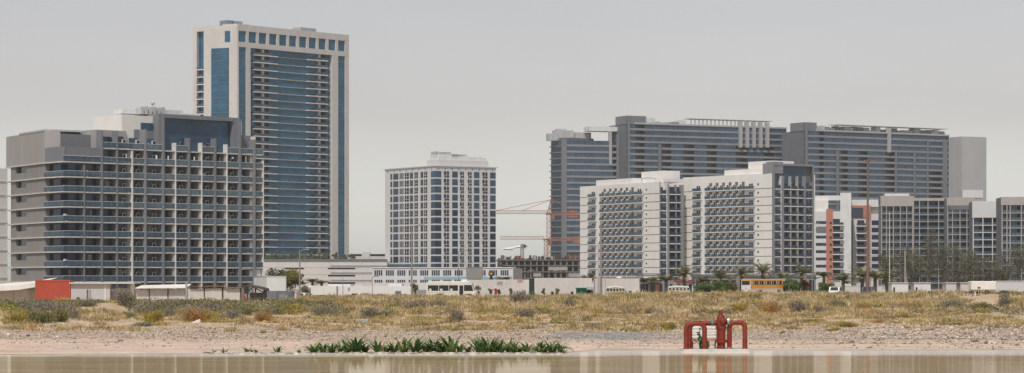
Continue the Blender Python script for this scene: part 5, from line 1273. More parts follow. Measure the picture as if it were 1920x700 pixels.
m2.poly([(*fr_.p(0, -.5), za), (*fr_.p(fr_.w, -.5), zb2 - .1), (*fr_.p(fr_.w, -5), zb2 + .25), (*fr_.p(0, -5), za + .25)]); m2.poly([(*fr_.p(0, -.5), za - .07), (*fr_.p(fr_.w, -.5), zb2 - .17), (*fr_.p(fr_.w, -.5), zb2 - .1), (*fr_.p(0, -.5), za)])
m2.build('sheet', sheet_w, rr_)
rr_ = thing('sheet_roof', 'rusty brown sheet roof over the right corrugated sheds', 'roof', (X(400, 264), 264, 1.9)); fr_ = Face(C(352, 260), C(452, 260)); m2 = MB()
for i, (a, c_, ya, yb) in enumerate(((0, .35, 538, 535.5), (.33, .7, 534.5, 537), (.68, 1, 537, 540))):
    fr_.box(m2, fr_.w * a, fr_.w * c_, ZP(max(ya, yb) + .4, 260), ZP(max(ya, yb) - .6, 260) + .02 * i, -5, -1.7)
m2.build('sheet', rust, rr_)
bx(fr_, 'beam', wood_dark, 0, fr_.w, ZP(540.5, 260), ZP(539.2, 260), -2.2, -1.8, rr_)
mb = MB(); x0 = X(349.5, 258); mb.tube([(x0, 258, -.1), (x0, 258, ZP(531, 258))], .1, 8); tag(mb.build('post', steel, origin=(x0, 258, 0)), 'thick grey post standing between the corrugated sheds', 'post')
# open lean-to
lt = thing('lean_to', 'open timber lean-to with a dark sagging roof left of the shipping container', 'lean-to', (X(475, 275), 275, 0)); Yl = 275
m2 = MB(); pts = [(450, 538), (460, 535.5), (472, 537), (486, 540), (496, 543), (497.5, 549)]
for (a, ya), (c_, yc) in zip(pts[:-1], pts[1:]):
    m2.poly([(X(a, Yl), Yl, ZP(ya, Yl)), (X(c_, Yl), Yl, ZP(yc, Yl)), (X(c_, Yl), Yl + 5, ZP(yc, Yl) + .1), (X(a, Yl), Yl + 5, ZP(ya, Yl) + .1)])
    m2.poly([(X(a, Yl), Yl, ZP(ya + 1.6, Yl)), (X(c_, Yl), Yl, ZP(yc + 1.6, Yl)), (X(c_, Yl), Yl, ZP(yc, Yl)), (X(a, Yl), Yl, ZP(ya, Yl))])
m2.build('roof', wood_dark, lt)
for a in (452, 464, 479, 495):
    m2 = MB(); m2.tube([(X(a, Yl + .3), Yl + .3, 0), (X(a, Yl + .3), Yl + .3, ZP(541, Yl))], .09, 6); m2.build('post', wood_dark, lt)
m2 = MB(); m2.tube([(X(464, Yl), Yl + .2, ZP(549, Yl)), (X(474, Yl), Yl + .2, ZP(538, Yl))], .06, 5); m2.tube([(X(474, Yl), Yl + .2, ZP(538, Yl)), (X(494, Yl), Yl + .2, ZP(549, Yl))], .06, 5); m2.build('brace', wood_dark, lt)
fb_ = Face(C(468, Yl + 4.6), C(500, Yl + 4.6)); bx(fb_, 'back_panel', mid_grey, 0, fb_.w, 0, ZP(549, Yl + 4.6), -.1, 0, lt)
x0 = X(458, 273); mb = MB(); mb.lathe((x0, 273, 0), [(.22, 0), (.24, .3), (.17, .8), (.08, 1.15), (.02, 1.3)], 10); tag(mb.build('red_cloth', M('red_cloth', (.42, .02, .03), .9, .2, 3), origin=(x0, 273, 0), smooth=True), 'red folded cloth hanging upright at the lean-to post', 'cloth')
x0 = X(473, 273); mb = MB(); frame(x0 - .5, 273).box(mb, 0, 1.0, .45, .6, -.4, 0); frame(x0 - .5, 273).box(mb, 0, .1, 0, .45, -.4, 0); frame(x0 + .4, 273).box(mb, 0, .1, 0, .45, -.4, 0)
tag(mb.build('bench', rust, origin=(x0, 273, 0)), 'rusty low bench inside the open lean-to', 'bench')
# grey shipping container, end on
b = Bld('shipping_container', 'blue-grey shipping container showing its pale doors, right of the lean-to', 'container', C(525, 272)); fe = Face(C(516, 268), C(545, 270)); fs = Face(C(494, 280), C(516, 268))
cg = M('container_grey_paint', (.20, .23, .26), .6, .12, .6); cg2 = M('container_door_paint', (.34, .38, .40), .6, .12, .6)
mb = MB(); mb.prism([fs.p(0), fe.p(0), fe.p(fe.w), (fe.p(fe.w)[0] - .5, 281)], -.1, ZP(546, 269)); mb.build('body', cg, b.root)
for a, c_ in ((522, 530.5), (531, 539)):
    d_ = bx(fe, 'door', cg2, fe.U(a), fe.U(c_), .15, ZP(549, 269), -.02, .05, b.root)
    for j in range(3): bx(fe, 'door_rib', cg, fe.U(a) + .03, fe.U(c_) - .03, .4 + j * .45, .46 + j * .45, .05, .07, d_)
for a in (516.3, 520, 541, 544): bx(fe, 'corner_post', cg, fe.U(a), fe.U(a) + .12, 0, ZP(545.8, 269), -.02, .08, b.root)
for j in range(12): b.part('corrugation', cg, [(fs, fs.w * j / 12, fs.w * (j + .5) / 12, 0, ZP(547, 269), -.02, .04)])
b, f = box_thing('shed', 'small pale hut right of the grey shipping container', 'hut', 547, 556, 300, 547, cream_wall, 3); bx(f, 'roof_edge', sheet_w, -.05, f.w + .05, ZP(547.6, 300), ZP(546.6, 300), -3.1, .1, b.root)

# ------------------------------------------------------------------ white compounds and hoardings beyond the road
b, f = box_thing('compound_building', 'long low white windowless compound building behind the parked white cars', 'compound', 577, 771, 410, 536.5, render_white, 14)
for a, c_, y in ((577, 587, 535.7), (614, 657, 533), (664, 680, 535.8), (728, 753, 532)): bx(f, 'roof_step', render_white, f.U(a), f.U(c_), ZP(537, 410), ZP(y, 410), -10, -.5, b.root)
bx(f, 'door', dark_grey, f.U(741), f.U(752), 0, ZP(546, 410), -.2, .05, b.root); bx(f, 'door', dark_grey, f.U(757), f.U(761), 0, ZP(552, 410), -.2, .05, b.root)
for a, y in ((579, 538), (652, 537.5)): bx(f, 'wall_lamp', slab_white, f.U(a), f.U(a + 3), ZP(y + 3, 410), ZP(y, 410), 0, .3, b.root)
bx(f, 'buttress', render_grey, f.U(631), f.U(633.5), 0, ZP(537, 410), -.2, .12, b.root)
b, f = box_thing('hoarding', 'grey-white hoarding with letters and red stripes behind the person in red', 'hoarding', 868, 992, 420, 524.5, cream_wall, .5, part='panel_wall')
n = 14
for i in range(n): b.part('panel_joint', grey_wall, [(f, f.w * i / n, f.w * i / n + .05, 0, ZP(525, 420), -.1, .02)])
for i, a in enumerate((970.5, 974.2, 978)): bx(f, 'red_stripe', maroon if i == 1 else red_paint, f.U(a), f.U(a + 1.9), ZP(530, 420), ZP(524.9, 420), -.05, .035, b.root)
tc_ = bpy.data.curves.new('lettering', 'FONT'); tc_.body = 'KFC'; tc_.size = 1.0; tc_.extrude = .02; tc_.shear = .25
to = bpy.data.objects.new('lettering', tc_); COL.objects.link(to); bpy.context.view_layer.update()
me = bpy.data.meshes.new_from_object(to); bpy.data.objects.remove(to); me.name = 'lettering'; me.materials.append(M('grey_lettering', (.27, .26, .27), .8, .1, 3))
xs_ = [v.co.x for v in me.vertices]; ys_ = [v.co.y for v in me.vertices]; wx = f.U(943) - f.U(932); hzz = ZP(528, 420) - ZP(534.5, 420)
to = bpy.data.objects.new('lettering', me); COL.objects.link(to); to.parent = b.root; to.rotation_euler = (R(90), 0, 0)
sx, sy_ = wx / (max(xs_) - min(xs_)), hzz / (max(ys_) - min(ys_)); to.scale = (sx, sy_, 1)
to.location = (X(932, 420) - min(xs_) * sx - b.root.location.x, 420 - .06 - b.root.location.y, ZP(534.5, 420))
bx(f, 'yellow_patch', bus_cream, f.U(944), f.U(947.5), ZP(531, 420), ZP(524.8, 420), -.05, .04, b.root)
b.finish()
b, f = box_thing('sign_board', 'grey blank billboard with a thin orange sill above the lettered hoarding', 'billboard', 874, 905, 430, 501.5, mid_grey if False else M('weathered_board', (.24, .235, .22), .8, .12, .8), .4, zb=ZP(523, 430), part='board')
bx(f, 'frame', steel, -.1, f.w + .1, ZP(501.5, 430) + .003, ZP(500.9, 430), -.45, .06, b.root)
for a in (877, 901): bx(f, 'post', steel, f.U(a), f.U(a) + .2, -.1, ZP(523.2, 430), -.35, -.1, b.root)
for a, c_, y0, lb in ((878, 904, 525.5, 'orange sill of the billboard'), ): 
    bx(f, 'orange_sill', bus_orange, f.U(a), f.U(c_), ZP(528, 430), ZP(525.5, 430), -.3, .1, b.root); bx(f, 'light_box', black_in, f.U(a), f.U(c_ - 2), ZP(525.4, 430), ZP(523.2, 430), -.3, .05, b.root)
rs = thing('round_sign', 'round black sign with an orange star on a dark stand', 'sign', (X(921, 428), 428, 0)); cx_, cz_ = X(921, 428), ZP(513.5, 428)
m2 = MB(); m2.lathe((cx_, 428, cz_), [(.42, .12), (.45, .1), (.45, -.06), (.42, -.08)], 24, axis='Y'); m2.build('disc', black_pl, rs, smooth=True)
m2 = MB(); st = [(cx_ + .3 * (1 if k % 2 == 0 else .42) * math.sin(math.pi * k / 5), 427.9, cz_ + .3 * (1 if k % 2 == 0 else .42) * math.cos(math.pi * k / 5)) for k in range(10)]; m2.poly(st[::-1]); m2.build('star', bus_orange, rs)
m2 = MB(); frame(cx_ - .2, 428).box(m2, 0, .4, ZP(524, 428), ZP(518, 428), -.2, 0); frame(cx_ - .35, 428).box(m2, 0, .7, ZP(525, 428), ZP(522, 428), -.22, .02); m2.build('stand', black_pl, rs)
m2 = MB(); frame(cx_ - .55, 428).box(m2, 0, 1.15, ZP(528, 428), ZP(525, 428), -.3, .03); m2.build('orange_base', bus_orange, rs)
m2 = MB(); m2.tube([(cx_, 428.2, 0), (cx_, 428.2, ZP(526, 428))], .08, 6); m2.build('post', steel, rs)
b, f = box_thing('hoarding', 'long cream hoarding right of the dark gap, under the unfinished building', 'hoarding', 1002, 1110, 421, 521.5, cream_wall, .5, part='panel_wall')
for i in range(12): b.part('panel_joint', grey_wall, [(f, f.w * i / 12, f.w * i / 12 + .05, 0, ZP(522, 421), -.1, .02)])
for a, c_, y0 in ((1033, 1038, 547), (1070, 1075, 547)): bx(f, 'doorway', black_in, f.U(a), f.U(c_), 0, ZP(y0, 421), -.1, .06, b.root)
b, f = box_thing('gate_screen', 'dark green gate screen in the gap between the two hoardings', 'gate', 992, 1002, 423, 523, M('dark_green_screen', (.03, .05, .045), .9, .2, 1), .3, part='panel'); bx(f, 'frame', dark_grey, -.05, f.w + .05, ZP(523, 423), ZP(522, 423), -.35, .05, b.root)
b, f = box_thing('hut', 'small dark green hut with a flat roof against the cream hoarding', 'hut', 1081, 1100, 395, 541, teal, 3); bx(f, 'roof', teal, -.2, f.w + 1.2, ZP(541, 395), ZP(539.7, 395), -3.2, .4, b.root)
bx(f, 'door', M('hut_door_green', (.035, .22, .17), .6), f.U(1087), f.U(1093), 0, ZP(544, 395), -.1, .05, b.root)
b, f = box_thing('wall', 'tall cream boundary wall right of the two slim poles', 'wall', 1116, 1199, 425, 522.5, cream_wall, 8, part='wall')
bx(f, 'coping', rust, f.U(1138), f.U(1184), ZP(522.5, 425), ZP(521.5, 425), -1, -.1, b.root); bx(f, 'wall_joint', concrete, f.U(1134.5), f.U(1135.3), 0, ZP(523, 425), -.1, .05, b.root)
for a, c_ in ((1171, 1174), (1179, 1184), (1191, 1195)): bx(f, 'dark_opening', black_in, f.U(a), f.U(c_), 0, ZP(545.5, 425), -.1, .05, b.root)
m2 = MB(); m2.lathe((X(1161, 430), 430, ZP(522.5, 430)), [(.5, 0), (.48, .15), (.3, .28), (.05, .33)], 14); tag(m2.build('water_tank', slab_white, origin=(X(1161, 430), 430, 1), smooth=True), 'white domed tank on top of the cream boundary wall', 'tank')
b, f = box_thing('hoarding', 'small pale cabin wall beside the green hut', 'cabin', 1100, 1112, 398, 543, grey_wall, 3); bx(f, 'window', black_in, f.U(1102), f.U(1108), ZP(549, 398), ZP(545, 398), -.1, .05, b.root)
# ground-floor shops
b, f = box_thing('shop_building', 'dark glazed shopfront below the white balcony hotels', 'shop', 1199, 1262, 700, 529, mid_grey, 12)
for i in range(7): b.part('shop_window', [glass_dark, black_in], [(f, f.w * i / 7 + .4, f.w * (i + 1) / 7 - .3, 0, 2.4, -.2, .06, i % 2)])
bx(f, 'canopy', dark_grey, -.5, f.w * .6, ZP(518, 700), ZP(513, 700), -8, 3, b.root); bx(f, 'canopy_light', slab_white, f.w * .1, f.w * .5, ZP(516.3, 700), ZP(515.3, 700), 3, 3.1, b.root)
for a in (1228, 1262): bx(f, 'brick_pier', terracotta, f.U(a), f.U(a + 7), -.1, ZP(531, 700), -.2, .5, b.root)
b, f = box_thing('shop_building', 'shop with a maroon fascia under a palm, left of the green trees', 'shop', 1268, 1300, 690, 529, stone_w, 10)
bx(f, 'maroon_fascia', maroon, -.2, f.w + .2, ZP(530, 690), ZP(525, 690), -.2, .6, b.root)
for i in range(3): b.part('shop_window', glass_dark, [(f, f.w * i / 3 + .3, f.w * (i + 1) / 3 - .4, 0, 2.3, -.2, .06)])
b, f = box_thing('parking_deck', 'low grey deck with dark openings at the foot of the right white hotel', 'car park', 1302, 1530, 760, 519, mid_grey, 12)
bx(f, 'deck_edge', dark_grey, -.5, f.w, ZP(519, 760) + .003, ZP(515, 760), -10, .4, b.root)
for i in range(14): b.part('opening', black_in, [(f, f.w * i / 14 + .5, f.w * (i + 1) / 14 - .5, .2, ZP(525, 760), -.2, .06)])
for a, c_, lb in ((1672, 1703, 'left'), (1714, 1745, 'right')):
    b, f = box_thing('site_cabin', 'white site cabin before the dark trees, the %s one of the pair' % lb, 'cabin', a, c_, 455, 531, render_white, 4)
    bx(f, 'roof', sheet_w, -.1, f.w + .1, ZP(531, 455) + .003, ZP(530, 455), -4.2, .15, b.root); bx(f, 'door', black_in, f.U(a + 3), f.U(a + 6), 0, ZP(539, 455), -.1, .05, b.root)
for a, c_, lb in ((1774, 1793, 'beige low hut before the dark trees, left of a paler one'), (1801, 1817, 'small pale hut just left of the raised white tank')):
    b, f = box_thing('hut', lb, 'hut', a, c_, 440, 531, cream_wall, 4); bx(f, 'roof', sheet_w, -.1, f.w + .1, ZP(531, 440) + .003, ZP(530, 440), -4.1, .15, b.root)
b, f = box_thing('boundary_wall', 'long low pale wall right of the raised white tank', 'wall', 1866, 1990, 430, 528, stone_w, .4); bx(f, 'coping', slab_white, 0, f.w, ZP(528, 430) + .003, ZP(527, 430), -.5, .08, b.root)
b, f = box_thing('boundary_wall', 'low pale wall behind the palms left of the tall brown mast', 'wall', 1568, 1668, 640, 537, cream_wall, .4); bx(f, 'coping', slab_white, 0, f.w, ZP(537, 640) + .003, ZP(536, 640), -.5, .08, b.root)
bx(f, 'maroon_door', maroon, f.U(1623), f.U(1630), 0, ZP(530, 640), -.2, .1, b.root)
# raised tank
Yt = 245; tk = thing('raised_tank', 'white box tank raised on thin legs on the mound near the right edge', 'tank', (X(1844, Yt), Yt, 0)); ft = Face(C(1821, Yt), C(1868, Yt))
gt = G(X(1844, Yt), Yt)
m2 = MB(); ft.box(m2, 0, ft.w, ZP(544, Yt), ZP(527.5, Yt), -1.6, 0); o = m2.build('tank_body', sheet_w, tk); bv = o.modifiers.new('b', 'BEVEL'); bv.width = .05
m2 = MB(); ft.box(m2, ft.U(1833), ft.U(1838), ZP(541, Yt), ZP(538.5, Yt), 0, .03); m2.build('vent', black_in, tk)
for a, wd_ in ((1828, 1.8), (1837, 1), (1853, .8)):
    for d_ in (-.15, -1.4):
        bx(ft, 'leg', sheet_w if a == 1828 else wood_dark, ft.U(a), ft.U(a + wd_), gt - .3, ZP(544, Yt), d_ - .1, d_, tk)
m2 = MB(); frame(X(1831, Yt + 1), Yt + 1).box(m2, 0, .55, gt - .2, ZP(558, Yt), -.5, 0); tag(m2.build('crate', sheet_w, origin=(X(1836, Yt), Yt + 1, gt)), 'white crate on the ground beneath the raised tank', 'crate')

# ------------------------------------------------------------------ vehicles
def wheel(parent, face, u, d, r_=.48, zc_=None):
    zc_ = r_ if zc_ is None else zc_; x_, y_ = face.p(u, d); ang = math.atan2(face.u[1], face.u[0])
    m2 = MB(); m2.lathe((0, 0, 0), [(r_ * .55, -.11), (r_ * .95, -.12), (r_, -.08), (r_, .08), (r_ * .95, .12), (r_ * .55, .11)], 20, axis='Y'); o = m2.build('wheel', tyre, None, smooth=True)
    o.parent = parent; o.location = Vector((x_, y_, zc_)) - wloc(parent); o.rotation_euler.z = ang
    m2 = MB(); m2.lathe((0, 0, 0), [(.02, -.13), (r_ * .3, -.135), (r_ * .56, -.1), (r_ * .56, .1)], 14, axis='Y'); q = m2.build('rim', steel, None, smooth=True); q.parent = o
def profile_body(face, prof, width, name, mats, parent, mi=0):
    """side outline (u,z) extruded across the vehicle: d from 0 to -width"""
    m2 = MB(); n = len(prof)
    A = [(*face.p(u, 0), z) for u, z in prof]; B = [(*face.p(u, -width), z) for u, z in prof]
    m2.poly(A, [(u, z) for u, z in prof]); m2.poly(B[::-1], [(u, z) for u, z in prof[::-1]])
    for k in range(n):
        a, b = k, (k + 1) % n; m2.poly([A[b], A[a], B[a], B[b]], [(0, 0)] * 4)
    o = m2.build(name, mats, parent); bv = o.modifiers.new('bevel', 'BEVEL'); bv.width = .06; bv.segments = 2; bv.limit_method = 'ANGLE'; bv.angle_limit = R(25); return o
# white minibus: side towards the camera, front at the right
Yb = 378; fb = Face(C(799.5, Yb), C(893, Yb - .6)); Lb = fb.w; zg = 0.0
mbs_ = thing('minibus', 'white cream-roofed minibus with its front door open, parked on the road', 'bus', (*fb.p(Lb / 2, -1), 0))
profile_body(fb, [(0, .38), (0, 2.35), (.12, 2.55), (Lb - 1.1, 2.58), (Lb - .72, 2.42), (Lb - .28, 1.35), (Lb - .03, 1.15), (Lb, .4)], 2.05, 'body', bus_cream, mbs_)
profile_body(Face(fb.p(0, -.06), fb.p(Lb, -.06)), [(.1, 2.56), (.3, 2.68), (Lb - 1.4, 2.7), (Lb - .9, 2.55)], 1.9, 'roof', sheet_w, mbs_)
def win(face, u0, u1, z0, z1, parent, m=car_glass, name='window', d=.012): return bx(face, name, m, u0, u1, z0, z1, -.03, d, parent)
wz0, wz1 = 1.32, 2.12
for a, c_ in ((.22, 1.72), (1.8, 3.15), (3.23, 4.5)): 
    o = win(fb, a, c_, wz0, wz1, mbs_); bx(fb, 'frame', black_pl, (a + c_) / 2 - .03, (a + c_) / 2 + .03, wz0, wz1, .01, .025, o)
    bx(fb, 'seat_back', bus_cream, a + .15, a + .5, wz0 + .02, wz0 + .3, -.02, .016, o)
win(fb, Lb - 2.42, Lb - 1.85, .45, 2.1, mbs_, black_in, 'open_door'); o = win(fb, Lb - 1.75, Lb - .66, 1.3, 2.15, mbs_)
m2 = MB(); m2.poly([(*fb.p(Lb - .66, .014), 1.3), (*fb.p(Lb - .4, .014), 1.3), (*fb.p(Lb - .72, .014), 2.1), (*fb.p(Lb - .66, .014), 2.1)][:4]); m2.build('quarter_glass', car_glass, mbs_)
m2 = MB(); m2.poly([(*fb.p(Lb - .265, -.12), 1.42), (*fb.p(Lb - .265, -1.93), 1.42), (*fb.p(Lb - .66, -1.9), 2.34), (*fb.p(Lb - .66, -.15), 2.34)]); m2.build('windscreen', car_glass, mbs_)
bx(fb, 'trim_line', concrete, .05, Lb - 2.5, 1.05, 1.09, -.02, .014, mbs_); bx(fb, 'mirror', black_pl, Lb - .1, Lb + .12, 1.5, 2.0, .1, .25, mbs_); bx(fb, 'bumper', black_pl, Lb - .1, Lb + .08, .35, .62, -2, .03, mbs_)
bx(fb, 'roof_vent', bus_white, Lb - 2.2, Lb - 1.4, 2.7, 2.95, -1.4, -.6, mbs_)
for u in (1.9, Lb - 1.15):
    bx(fb, 'wheel_arch', black_in, u - .48, u + .48, .35, .92, -.1, .01, mbs_); wheel(mbs_, fb, u, .0, .4)
    wheel(mbs_, fb, u, -1.95, .4)
# orange and white coach, seen from behind at an angle
Yc = 553; fr1 = Face(C(1386, Yc + .7), C(1407, Yc)); 
L2 = 11.0
# side runs away to the right
xs0, ys0 = C(1407, Yc)
k_ = (1474 - 960) / F
a_ang = None
for ang in np.arange(20, 75, .25):
    ex = xs0 + L2 * math.cos(R(ang)); ey = ys0 + L2 * math.sin(R(ang))
    if ex / ey <= k_: a_ang = ang; break
fs1 = frame(xs0, ys0, a_ang); fs1 = Face((xs0, ys0), fs1.p(L2))
rear_dir = (-math.sin(R(a_ang)), math.cos(R(a_ang)))
fr1 = Face((xs0 + rear_dir[0] * 2.6, ys0 + rear_dir[1] * 2.6), (xs0, ys0))
ch = thing('coach', 'orange and white coach bus on the road, seen from its rear corner', 'bus', (*fs1.p(L2 / 2, -1.2), 0))
profile_body(fs1, [(0, .4), (0, 3.05), (.15, 3.3), (L2 - .5, 3.34), (L2 - .1, 3.0), (L2, 1.2), (L2, .4)], 2.55, 'body', bus_white, ch)
bx(fs1, 'orange_side', bus_orange, .05, L2 - 1.0, 1.35, 3.2, -.02, .02, ch); bx(fs1, 'roof_rail', bus_cream, .1, L2 - .5, 3.2, 3.38, -2.4, .03, ch)
for i in range(7):
    u = .75 + i * 1.28; o = win(fs1, u, u + 1.16, 2.2, 2.98, ch, d=.035); bx(fs1, 'curtain', grey_wall, u + .15 + .3 * (i % 3), u + .42 + .3 * (i % 3), 2.25, 2.95, .03, .042, o)
win(fs1, L2 - .92, L2 - .15, .5, 2.9, ch, name='door', d=.03); bx(fs1, 'stripe', bus_white, .1, L2 - 1.1, 1.25, 1.36, -.02, .03, ch)
win(fr1, .2, fr1.w - .15, 2.15, 2.95, ch, name='rear_window', d=.03); bx(fr1, 'rear_top', bus_orange, .02, fr1.w, 2.98, 3.3, -.02, .02, ch)
bx(fr1, 'yellow_badge', bus_orange, fr1.w * .45, fr1.w * .6, 1.3, 1.5, 0, .03, ch)
for u in (.2, fr1.w - .6): bx(fr1, 'tail_lamp', M('tail_lamp', (.12, .03, .03), .4), u, u + .4, .85, 1.1, 0, .03, ch)
bx(fs1, 'mirror', black_pl, L2 + .02, L2 + .25, 1.9, 2.6, .1, .3, ch)
for u in (3.0, L2 - 2.2):
    bx(fs1, 'wheel_arch', black_in, u - .6, u + .6, .38, 1.1, -.1, .025, ch); wheel(ch, fs1, u, .02, .5)
    wheel(ch, fs1, u, -2.4, .5)
# half-hidden beige minibuses
def low_bus(px0, px1, Y, label, tilt=0):
    f = Face(C(px0, Y), C(px1, Y)); r_ = thing('minibus', label, 'bus', (*f.p(f.w / 2, -1), 0)); W = f.w
    profile_body(f, [(0, .3), (0, 1.5), (.25, 1.85), (W * .5, 1.98), (W - .5, 1.85), (W, 1.4), (W, .3)], 1.9, 'body', M('beige_bus_paint', (.48, .41, .31), .6, .1, 1), r_)
    profile_body(Face(f.p(0, .06), f.p(W, .06)), [(.05, 1.66), (.25, 1.92), (W * .5, 2.06), (W - .4, 1.9), (W - .1, 1.66), (W * .5, 1.8)], 2.0, 'roof', sheet_w, r_)
    n = 6
    for i in range(n):
        m2 = MB(); u = W * (i + .5) / n; c0 = f.p(u, .0); m2.lathe((c0[0], c0[1], 1.42), [(.18, .02), (.18, -.03)], 14, axis='Y'); m2.build('round_window', black_in, r_)
    for u in (1, W - 1): wheel(r_, f, u, 0, .38)
low_bus(1137, 1172, 400, 'beige low minibus with round windows before the cream boundary wall'); low_bus(1253, 1294, 470, 'beige minibus half hidden by grass below the maroon shop fascia')
# cars
def car(px, Y, label, paint, suv=False, flip=False, roofz=None, Lc=4.6, ang=0):
    x0 = X(px, Y) - Lc / 2; f = Face((x0, Y), (x0 + Lc, Y)) if not ang else frame(X(px, Y), Y, ang); c_ = thing('parked_car', label, 'car', (x0 + Lc / 2, Y - 0 + .9, 0)); h_ = 1.78 if suv else 1.45
    P = [(0, .35), (0, .95), (.1, 1.05), (.35, 1.1), (.75 if suv else 1.05, h_ - .06), (1.1, h_), (3.0, h_), (3.6, 1.08), (4.45, .95), (4.6, .75), (4.6, .35)]
    if flip: P = [(Lc - u, z) for u, z in P][::-1]
    profile_body(f, P, 1.8, 'body', paint, c_)
    fl = lambda a, b: (Lc - b, Lc - a) if flip else (a, b)
    for a, b in (((.95, 1.75), (1.85, 2.9)) if not suv else ((.55, 1.3), (1.38, 2.2), (2.28, 3.0))):
        a, b = fl(a, b); win(f, a, b, 1.1, h_ - .12, c_, d=.02)
    a, b = fl(2.98, 3.35); win(f, a, b, 1.1, h_ - .32, c_, d=.02)
    for u in (.85, 3.75):
        u = Lc - u if flip else u; bx(f, 'wheel_arch', black_in, u - .38, u + .38, .34, .72, -.1, .012, c_); wheel(c_, f, u, -.06, .33); 
    a, b = fl(4.35, 4.58); bx(f, 'headlight', alu, a, b, .72, .88, -.3, .02, c_)
    a, b = fl(.02, .2); bx(f, 'tail_light', M('red_lamp', (.3, .02, .02), .4), a, b, .8, 1.0, -.3, .02, c_)
    if ang:
        u0, z0, u1, z1 = .35, 1.1, (.75 if suv else 1.05), h_ - .06; m2 = MB(); m2.poly([(*f.p(u0 + .02, -1.62), z0 + .04), (*f.p(u0 + .02, -.18), z0 + .04), (*f.p(u1 - .06, -.3), z1 - .03), (*f.p(u1 - .06, -1.5), z1 - .03)]); o = m2.build('rear_window', car_glass, c_)
        for v in o.data.vertices: v.co += Vector((-f.u[0] * .03, -f.u[1] * .03, .02))
    zz = min(G(*f.p(u, -.9)) for u in (.8, 3.8)); c_.location.z = zz
    return c_
car(569, 392, 'white car nearest the lamp post by the round tree', white_car, True, ang=72); car(592, 393, 'dark-windowed grey car just right of the first white car', dark_car, False, ang=66)
car(671, 392, 'large white car before the middle of the white compound building', white_car, True, ang=62); car(699, 394, 'lower white car right of the large white one', white_car, False, ang=60)
car(758, 394, 'white car at the right end of the white compound building', white_car, ang=70); car(1573, 455, 'small white car on the road among the palms', white_car, True, ang=72); car(1634, 462, 'dark blue car right of the tall brown mast', dark_car, True, ang=70)

# ------------------------------------------------------------------ person in a red coverall with a white helmet
def person(px, Y, label):
    x0 = X(px, Y); z0 = G(x0, Y); p_ = thing('person', label, 'person', (x0, Y, z0))
    J = {'pel': (0, 0, .93), 'sp': (0, 0, 1.15), 'ch': (0, 0, 1.38), 'nk': (0, 0, 1.5), 'hd': (0, -.02, 1.62), 'top': (0, -.02, 1.74), 'ls': (-.19, 0, 1.42), 'le': (-.4, -.06, 1.36), 'lh': (-.66, -.12, 1.4), 'rs': (.19, 0, 1.42), 're': (.3, -.03, 1.16), 'rh': (.31, -.1, .92),
         'lhp': (-.1, 0, .88), 'lk': (-.13, -.03, .5), 'la': (-.14, .02, .09), 'lt': (-.15, -.16, .04), 'rhp': (.1, 0, .88), 'rk': (.12, -.02, .5), 'ra': (.13, .02, .09), 'rt': (.15, -.16, .04)}
    E = [('pel', 'sp'), ('sp', 'ch'), ('ch', 'nk'), ('nk', 'hd'), ('hd', 'top'), ('ch', 'ls'), ('ls', 'le'), ('le', 'lh'), ('ch', 'rs'), ('rs', 're'), ('re', 'rh'), ('pel', 'lhp'), ('lhp', 'lk'), ('lk', 'la'), ('la', 'lt'), ('pel', 'rhp'), ('rhp', 'rk'), ('rk', 'ra'), ('ra', 'rt')]
    Rd = dict(pel=.15, sp=.14, ch=.15, nk=.06, hd=.095, top=.07, ls=.075, le=.05, lh=.035, rs=.075, re=.05, rh=.035, lhp=.1, lk=.07, la=.05, lt=.035, rhp=.1, rk=.07, ra=.05, rt=.035)
    def skin(name, keys, mat, grow=0):
        ks_ = [k for k in J if k in keys]; me = bpy.data.meshes.new(name); me.from_pydata([J[k] for k in ks_], [(ks_.index(a), ks_.index(b)) for a, b in E if a in keys and b in keys], [])
        o = bpy.data.objects.new(name, me); COL.objects.link(o); o.modifiers.new('s', 'SKIN'); me.skin_vertices[0].data[0].use_root = True
        for i, k in enumerate(ks_): me.skin_vertices[0].data[i].radius = (Rd[k] + grow, (Rd[k] + grow) * .8)
        o.modifiers.new('d', 'SUBSURF').levels = 2; o.modifiers['d'].render_levels = 2; me.materials.append(mat); o.parent = p_; return o
    skin('body', set(J), M('skin', (.25, .14, .09), .7))
    skin('coverall', set(J) - {'hd', 'top', 'lh', 'rh', 'lt', 'rt', 'nk'}, M('red_coverall', (.34, .02, .025), .85, .15, 3), .03)
    m2 = MB(); m2.lathe((0, -.02, 1.68), [(.15, 0), (.135, .01), (.13, .06), (.09, .12), (.01, .14)], 16); o = m2.build('helmet', slab_white, None, smooth=True); o.parent = p_
person(929.5, 398, 'person in a red coverall and white helmet with one arm held out')

# ------------------------------------------------------------------ lamp posts and poles
pole_grey = M('weathered_pole_steel', (.23, .215, .20), .6, .12, 2)
mast_brown = M('brown_mast_paint', (.15, .12, .105), .7, .12, 2)
def lamp(px, Y, ytop, label, arm=1.2, two=False, r_=.09, group='street lamps along the road', mat=pole_grey):
    x0 = X(px, Y); z1 = ZP(ytop, Y); L_ = thing('street_lamp', label, 'street lamp', (x0, Y, 0), group)
    m2 = MB(); m2.tube([(x0, Y, -1.3), (x0, Y, z1)], [r_ * 1.2, r_ * .7], 8); m2.build('pole', mat, L_, smooth=True)
    for s in ((1, -1) if two else (1,)):
        m2 = MB(); m2.tube([(x0, Y, z1 - .05), (x0 + s * arm, Y, z1 + .1)], .05, 6); frame(x0 + s * arm - .1, Y - .15).box(m2, 0, .75 * (1), z1 + .05, z1 + .19, -.3, 0); m2.build('lamp_head', mat, L_)
lamp(562, 330, 470, 'street lamp with one short arm beside the round tree', .5, r_=.11)
lamp(643, 372, 514, 'thin lamp post before the left part of the white compound building', .3, r_=.05)
lamp(698, 388, 520, 'thin lamp post before the right part of the white compound building', .3, r_=.05)
